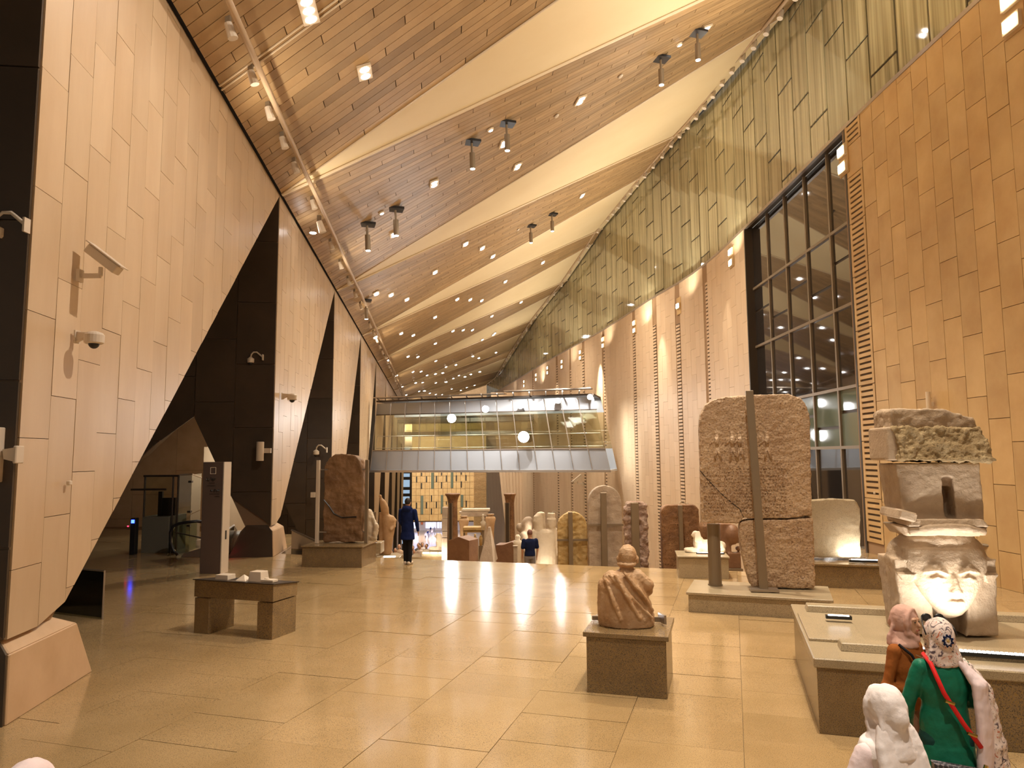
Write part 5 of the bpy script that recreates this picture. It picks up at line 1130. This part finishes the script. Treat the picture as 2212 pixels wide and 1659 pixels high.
def person(name,label,loc,rz,h=1.65,arms=None,legs=None,top='grey',topm=None,bottom='blackcl',kind='man',scarf=None,vox=.011,lean=0,head=(0,0),sleeve=1.,hairm='hair',shoe='blackcl',skirt=False,group=None,extra=None):
    t=thing(name,label,'person',loc,rz,group);s=h/1.65
    sh=.185 if kind=='man' else .150
    A=arms or {-1:[(-sh,0,1.34),(-sh-.05,.02,1.07),(-sh-.04,-.06,.83)],1:[(sh,0,1.34),(sh+.05,.02,1.07),(sh+.04,-.06,.83)]}
    Lg=legs or {-1:[(-.085,0,.86),(-.09,-.01,.47),(-.09,.02,.08)],1:[(.085,0,.86),(.09,-.01,.47),(.09,.02,.08)]}
    hp=Vector((head[0],head[1]-.015,1.545))
    m_=MB()
    m_.loft([(0,0,.80,.10,.08),(0,0,.86,.155,.11),(0,0,.95,.15,.105),(0,0,1.07,.125,.09),(0,0,1.2,.15,.105),(0,0,1.30,sh*.9,.10),(0,0,1.36,sh*.72,.075),(0,0,1.40,.07,.06)],18)
    m_.caps([(0,.0,1.37),(hp.x*.6,hp.y*.6+.01,1.50)],[.058,.052],12)
    Rz=Matrix.Rotation(head[0]*3,3,'Z')
    def hh(x,y,z): return hp+Rz@Vector((x,y,z))
    m_.ell(hp,(.073,.092,.112),20,14);m_.ell(hh(0,-.02,-.065),(.052,.066,.045),14,8)
    m_.caps([hh(0,-.085,.02),hh(0,-.108,-.02)],[.009,.014],8);m_.ell(hh(0,-.083,-.058),(.026,.014,.009),10,6);m_.ell(hh(0,-.084,-.047),(.024,.013,.007),10,6)
    for sx in (-1,1):
        m_.ell(hh(sx*.03,-.079,.012),(.016,.011,.009),8,6)
        m_.tube([hh(sx*.012,-.09,.032),hh(sx*.032,-.089,.038),hh(sx*.052,-.074,.030)],.006,6)
        m_.ell(hh(sx*.074,.005,-.005),(.012,.02,.03),8,6)
        a=A[sx];m_.caps([a[0],a[1],a[2]],[.047,.037,.026],10);d=Vector(a[2])-Vector(a[1]);hand(m_,a[2],d,sx)
        l=Lg[sx];m_.caps(l,[.085,.055,.038],12);f=Vector(l[2]);m_.caps([f+Vector((0,.02,-.04)),f+Vector((0,-.12,-.055))],[.035,.03],8)
    m_.v=[v*s for v in m_.v];m_.build('body','skin',t,smooth=True,remesh=vox*s,relax=1)
    for sx in (-1,1): MB().ell(hh(sx*.03,-.087,.012)*s,(.0095*s,.006*s,.0055*s),8,6).build('eye','black',t,smooth=True)
    MB().tube([(hh(sx*.026,-.094,-.053))*s for sx in (-1,0,1)],.005*s,6).build('lips',M.setdefault('lip',plain('lips',(.42,.12,.10),.5)),t)
    def sc_(m): m.v=[v*s for v in m.v];return m
    # top
    m_=MB().loft([(0,0,.76 if topm=='long' else .88,.175,.125),(0,0,.95,.168,.12),(0,0,1.07,.15,.108),(0,0,1.2,.168,.122),(0,0,1.30,sh*.98,.115),(0,0,1.365,sh*.78,.09),(0,0,1.40,.08,.07)],20)
    if topm=='long': m_.loft([(0,.01,.62,.2,.15),(0,0,.80,.18,.13)],18)
    for sx in (-1,1):
        a=[Vector(q) for q in A[sx]]
        if sleeve<1: a=[a[0],a[0].lerp(a[1],.75)];m_.caps(a,[.068,.062],12)
        else: m_.caps(a[:2]+[a[1].lerp(a[2],.93)],[.064,.055,.044] if kind=='man' else [.058,.052,.042],12)
    if extra=='hood': m_.ell((0,.085,1.395),(.13,.075,.075),14,8);m_.tube([(-.1,-.02,1.40),(-.09,.07,1.44),(0,.11,1.45),(.09,.07,1.44),(.1,-.02,1.40)],.035,8)
    sc_(m_).build('top',top,t,smooth=True,remesh=(vox+.002)*s,disp=.006,dscale=9,relax=2)
    # bottom
    m_=MB()
    if skirt: m_.loft([(0,0,.10,.24,.2),(0,0,.45,.2,.17),(0,0,.85,.17,.125),(0,0,.98,.15,.11)],20)
    else:
        m_.loft([(0,0,.80,.165,.115),(0,0,.98,.158,.11)],16)
        for sx in (-1,1): m_.caps([(Lg[sx][0][0],Lg[sx][0][1],.84),Lg[sx][1],Lg[sx][2]],[.098,.072,.06],12)
    sc_(m_).build('skirt' if skirt else 'trousers',bottom,t,smooth=True,remesh=(vox+.002)*s,disp=.004,dscale=9,relax=1)
    for sx in (-1,1):
        f=Vector(Lg[sx][2]);m_=MB().caps([(f.x,f.y+.045,.045),(f.x,f.y-.06,.045),(f.x,f.y-.15,.04)],[.045,.046,.038],10)
        m_.v=[Vector((v.x,v.y,max(0.004,v.z))) for v in m_.v];sc_(m_).build('shoe',shoe,t,smooth=True,remesh=.012)
    if scarf:
        m_=MB();m_.ell(hp+Vector((0,.022,.012)),(.097,.108,.128),20,12);m_.loft([(hp.x,.02,1.46,.09,.095),(hp.x*.8,.01,1.42,.10,.10),*([(0,0,1.385,.15,.12),(0,0,1.33,.175,.132),(0,-.01,1.27,.16,.12)] if scarf in('white','lilac') else [(0,0,1.385,.112,.105),(0,0,1.35,.118,.108)])],20)
        m_.ell(hp+Vector((0,.09,-.02)),(.06,.06,.07),12,8)
        for q_ in (-.09,-.05,0,.05,.09): m_.caps([hp+Vector((q_*.7,.10-abs(q_)*.5,.03)),Vector((q_*1.1,.098-abs(q_)*.3,1.42)),Vector((q_*1.2,.10-abs(q_)*.3,1.37))],.017,6)
        ring=[hh(math.cos(a_)*.078,-.045,.002+math.sin(a_)*.104) for a_ in [2*math.pi*i_/16 for i_ in range(17)]];m_.tube(ring,.019,8,False)
        m_.caps([hh(-.06,-.04,-.08),hh(0,-.07,-.125),hh(.06,-.04,-.08)],[.03,.035,.03],8);m_.caps([hh(.06,-.03,-.1),hh(.0,-.05,-.17),hh(-.07,-.02,-.19)],[.03,.032,.03],8)
        sc_(m_)
        o=m_.build('headscarf',scarf,t,smooth=True,remesh=(vox+.001)*s,disp=.006,dscale=14,relax=3)
        # open the scarf round the face
    elif hairm:
        m_=MB().ell(hp+Vector((0,.018,.03)),(.079,.09,.098),18,12);sc_(m_).build('hair',hairm,t,smooth=True)
    return t,s,hp
PI=math.pi
def HP_(x,y,D):
    p=P(x,y,D);return (p.x,p.y,0)
# woman in rust top, turned to the right
a={-1:[(-.148,0,1.33),(-.22,.03,1.06),(-.06,-.20,1.02)],1:[(.148,0,1.33),(.20,-.06,1.10),(.14,-.22,1.27)]}
t,s,hp=person('person','woman in a rust top and dusty pink headscarf facing right beside the big plinth',HP_(1952,1366,6.05),.55,1.63,a,None,'rust',None,'brownskirt','woman','pinkscarf',.0085,skirt=True,head=(.02,0))
MB().tube([(-.13,-.03,1.37),(-.10,-.115,1.30),(0,-.135,1.15),(.10,-.13,1.0),(.17,-.06,.9)],.011,6).build('bag_strap','blackcl',t,smooth=True)
MB().tube([(-.06,-.125,1.30),(0,-.145,1.27),(.06,-.125,1.30)],.004,6).build('necklace','steel',t)
# woman in green, back to the camera
a={-1:[(-.148,0,1.33),(-.23,-.02,1.08),(-.14,-.2,1.0)],1:[(.148,0,1.33),(.24,-.03,1.06),(.2,-.16,.86)]}
t,s,hp=person('person','woman in green blouse and patterned headscarf seen from behind, red bag strap',HP_(2030,1380,5.45),PI-.12,1.66,a,None,'green','long','teal','woman','pattern',.0085,head=(0,0))
MB().tube([(.10,-.05,1.415),(.115,.10,1.385),(.06,.15,1.2),(-.05,.165,1.0),(-.16,.16,.84)],.0165,8).build('bag_strap','redcl',t,smooth=True)
for q_ in ((.03,.165,1.13),(-.10,.175,.92)): MB().tube([(q_[0]-.03,q_[1],q_[2]),(q_[0]+.03,q_[1],q_[2]+.02)],.012,6).build('strap_buckle',M.setdefault('gold',plain('gold',(.6,.42,.12),.3,1)),t)
t.children[0].name
m_=MB().ell(hp*s+Vector((0,-.07,.10)),(.001,.001,.001),6,4)
g=MB()
for sx in (-1,1): g.ell(hp*s+Vector((sx*.045,-.085,.115)),(.038,.012,.03),12,8)
g.tube([hp*s+Vector((-.08,-.08,.12)),hp*s+Vector((-.105,.0,.07)),hp*s+Vector((-.108,.05,.02))],.005,6).tube([hp*s+Vector((.08,-.08,.12)),hp*s+Vector((.105,.0,.07)),hp*s+Vector((.108,.05,.02))],.005,6)
g.build('sunglasses','black',t,smooth=True)
st_=MB()
for k_ in range(9):
    a0,a1=2*PI*k_/9,2*PI*(k_+.5)/9;st_.tube([hp*s+Vector((math.cos(a0)*.038,.142,math.sin(a0)*.045+.0)),hp*s+Vector((math.cos(a1)*.022,.146,math.sin(a1)*.027))],.006,5).tube([hp*s+Vector((math.cos(a1)*.022,.146,math.sin(a1)*.027)),hp*s+Vector((math.cos(a0+2*PI/9)*.038,.142,math.sin(a0+2*PI/9)*.045))],.006,5)
st_.build('scarf_emblem','navy',t);MB().ell(hp*s+Vector((0,.142,0)),(.013,.01,.016)).build('scarf_emblem_centre','goldstone',t)
# shawl hanging at her right side
m_=MB()
for i,(x,y0) in enumerate(((-.17,.10),(-.205,.08),(-.235,.05))): m_.tube([(x*.5,y0-.03,1.405),(x,y0+.03,1.25),(x-.015,y0+.035,.95),(x-.0,y0+.03,.62)],[.022,.034,.038,.036],8)
m_.build('pale_shawl','pinkscarf' if 0 else 'lilac',t,smooth=True,remesh=.012,disp=.006,dscale=10,relax=2)
m_=MB()
for i,(x,y0) in enumerate(((-.265,.03),(-.29,.0),(-.30,-.04))): m_.tube([(x*.55,y0-.0,1.385),(x,y0+.02,1.2),(x-.03-.01*i,y0+.03,.9),(x-.04-.03*i,y0+.03,.5)],[.02,.04,.045,.05],8)
m_.build('patterned_shawl','pattern',t,smooth=True,remesh=.013,disp=.014,dscale=14,relax=1)
ca,sa=math.cos(PI-.12),math.sin(PI-.12)
bp=t.location+Vector((ca*.03-sa*.235,sa*.03+ca*.235,.56))
tb_=thing('shoulder_bag','dark checked shoulder bag hanging at the hip of the woman in green','bag',bp,-.12+.0)
MB().hexa([(-.17,-.045,0),(.17,-.045,-.05),(.17,.045,-.05),(-.17,.045,0)],[(-.17,-.03,.20),(.17,-.03,.15),(.17,.03,.15),(-.17,.03,.20)]).build('body','bag',tb_,bevel=.012,bseg=2)
MB().hexa([(-.172,-.052,.09),(.172,-.052,.03),(.172,-.04,.03),(-.172,-.04,.09)],[(-.172,-.04,.205),(.172,-.04,.155),(.172,.035,.155),(-.172,.035,.205)]).build('flap','bag',tb_,bevel=.006)
MB().ell((-.0,-.056,.08),(.014,.006,.014)).build('clasp','gold',tb_);MB().tube([(.165,0,.14),(.18,0,.19)],.014,6).build('strap_ring','gold',tb_)
# woman in white, nearest
t,s,hp=person('person','woman in a white headscarf and lilac top seen from behind, nearest at the bottom edge',HP_(1914,1532,4.02),PI+.25,1.63,{-1:[(-.148,0,1.33),(-.25,-.03,1.10),(-.22,-.18,.95)],1:[(.148,0,1.33),(.26,-.02,1.10),(.2,-.18,.95)]},None,'lilac','long','beige','woman','white',.0085)
m_=MB()
for x in (-.10,-.05,.0,.05,.09): m_.caps([(x*.9,.045,1.47),(x*1.1,.075,1.38),(x*1.2,.10,1.27),(x*1.3+.01,.105,1.12),(x*1.35+.02,.09,.98)],[.03,.04,.045,.045,.04],8)
m_.v=[v*s for v in m_.v];m_.build('scarf_tail','white',t,smooth=True,remesh=.011,disp=.008,dscale=10,relax=8)
# pale figure clipped by the lower left corner
p=P(60,1700,3.12);person('person','person in a pale pink headscarf, only the top showing in the bottom left corner',(p.x,p.y,0),PI,1.63,None,None,'lilac','long','beige','woman','lilac',.014)
# standing man in blue hoodie
p=PF(880,1219);t,s,hp=person('person','man in a blue hoodie and black trousers standing at the top of the stairs',(p.x,p.y,0),PI-.3,1.76,{-1:[(-.19,0,1.34),(-.25,.0,1.08),(-.26,-.06,.84)],1:[(.19,0,1.34),(.22,-.02,1.08),(.16,-.14,.88)]},{-1:[(-.07,0,.86),(-.06,0,.47),(-.07,.03,.08)],1:[(.07,0,.86),(.05,.0,.47),(.04,.0,.08)]},'navy2' if 'navy2' in M else M.setdefault('navy2',cloth('blue_hoodie',(.006,.014,.075))),'long','blackcl','man',None,.016,shoe='paint',extra='hood')
# man in tee going down
b_=base_at(1143,23.3);person('person','man in a navy t-shirt walking down the stairs, seen from behind to the waist',b_,PI+.2,1.74,None,None,'navy',None,'grey','man',None,.016,sleeve=.5,hairm=M.setdefault('greyhair',plain('cropped_hair',(.20,.09,.07),.7)))
# people resting far down the stairs
def smallp(px,D,yt,label,top,bottom,group=None,sit=False,hair='hair',z=None):
    q=Pl(px,D,z);zt=q.z(yt)
    t=thing('person',label,'person',q.b+Vector((0,0,max(0,zt-(1.25 if sit else 1.68)) if z is None else 0)),random.uniform(-.6,.6),group)
    o=.45 if sit else 0
    zz=[.45,.5,.75,.93,1.0] if sit else [.85,.92,1.15,1.38,1.45]
    MB().loft([(0,0,zz[0],.17,.13),(0,0,zz[1],.18,.13),(0,0,zz[2],.17,.12),(0,0,zz[3],.2,.12),(0,0,zz[4],.08,.07)],10).caps([(-.2,0,zz[3]-.04),(-.25,-.05,zz[3]-.3),(-.15,-.2,zz[3]-.42)],.05,6).caps([(.2,0,zz[3]-.04),(.25,-.05,zz[3]-.3),(.15,-.2,zz[3]-.42)],.05,6).build('top',top,t,smooth=True,remesh=.04)
    m_=MB()
    for sx in (-.09,.09): m_.caps([(sx,0,zz[0]+.03),(sx,-.42 if sit else 0,zz[0]+.03 if sit else .47),(sx,-.45 if sit else .02,.08)],[.09,.07,.05],6)
    m_.build('trousers',bottom,t,smooth=True,remesh=.04)
    MB().caps([(0,0,zz[4]-.04),(0,0,zz[4]+.06)],.05,6).ell((0,-.01,zz[4]+.14),(.08,.095,.115),10,8).build('head','skin',t,smooth=True);MB().ell((0,.02,zz[4]+.165),(.085,.095,.105),10,8).build('hair',hair,t,smooth=True)
    return t
smallp(908,38,1176,'person in a light shirt and dark trousers standing before the far sphinx plinth','shirt','blackcl')
for px,D,y,l,tp in ((905,41,1172,'person with dark hair behind the person in the light shirt','grey'),(913,42,1171,'dark-haired person behind and right of the person in the light shirt','white'),(922,40.5,1174,'dark-dressed person left of the glowing sphinx','navy'),(864,36,1174,'seated person in pale clothes at the foot of the dark columns','beige'),(856,34,1182,'seated person in black with long hair beside the crowned statue','blackcl'),(848,35,1186,'seated person furthest left, low beside the crowned statue','rust'),(893,40,1178,'seated person right of the standing man in blue','grey'),(897,39,1186,'seated person in a pale top left of the light shirt','lilac')): smallp(px,D,y,l,tp,'blackcl',None,True)
for px,py,D,l in ((925,1149,196,'tiny white-clad visitor on the bright lobby floor'),(931,1139,206,'tiny dark figure in the bright lobby, highest of the group'),(939,1139,206,'tiny pale figure at the right of the bright lobby'),(920,1155,190,'tiny visitor at the left of the group on the bright lobby floor'),(927,1156,190,'tiny pink-tinted visitor in front on the bright lobby floor'),(934,1150,198,'tiny blue-clad visitor in the middle of the lobby group')):
    p=P(px,py,D);t=smallp(px,D,1100,l,['white','navy','lilac','grey','pinkscarf','navy'][int(px)%6],'grey',None,False,z=-18.5)
# ---------------------------------------------------------------- details one level deeper: lenses under their bodies, eyes under the body ...
SUB={'lens':('housing','tube_body','lamp_head','ring','lamp_box','body','camera_body'),'dome':('housing',),'sun_shield':('camera_body',),'eye':('body',),'lips':('body',),'flap':('body',),'clasp':('body',),
 'doorway':('shrine_block',),'led':('housing',),'led_row':('housing',),'carved_signs':('upper_block',),'relief_figures':('upper_block',),'dial':('body',),'emblem':('body',),'lettering':('body',),'small_print':('body',),'scarf_emblem_centre':('scarf_emblem',),'strap_buckle':('bag_strap',),'handrail':('glass_balustrade',)}
kids={}
for o in bpy.data.objects:
    if o.parent: kids.setdefault(o.parent.name,[]).append(o)
for pn,ch in kids.items():
    if bpy.data.objects[pn].parent: continue
    for o in ch:
        b_=o.name.split('.')[0]
        if b_ in SUB:
            par=[q for q in ch if q.name.split('.')[0] in SUB[b_] and q!=o]
            if par:
                p_=min(par,key=lambda q:(Vector(q.bound_box[0])-Vector(o.bound_box[0])).length)
                ro=o.rotation_euler.copy();rp=p_.rotation_euler
                if (Vector(ro)-Vector(rp)).length<1e-6 and p_.location.length<1e-6: o.rotation_euler=(0,0,0);o.parent=p_
print('objects',len(bpy.data.objects),'tris',sum(len(o.data.polygons) for o in bpy.data.objects if o.type=='MESH'))
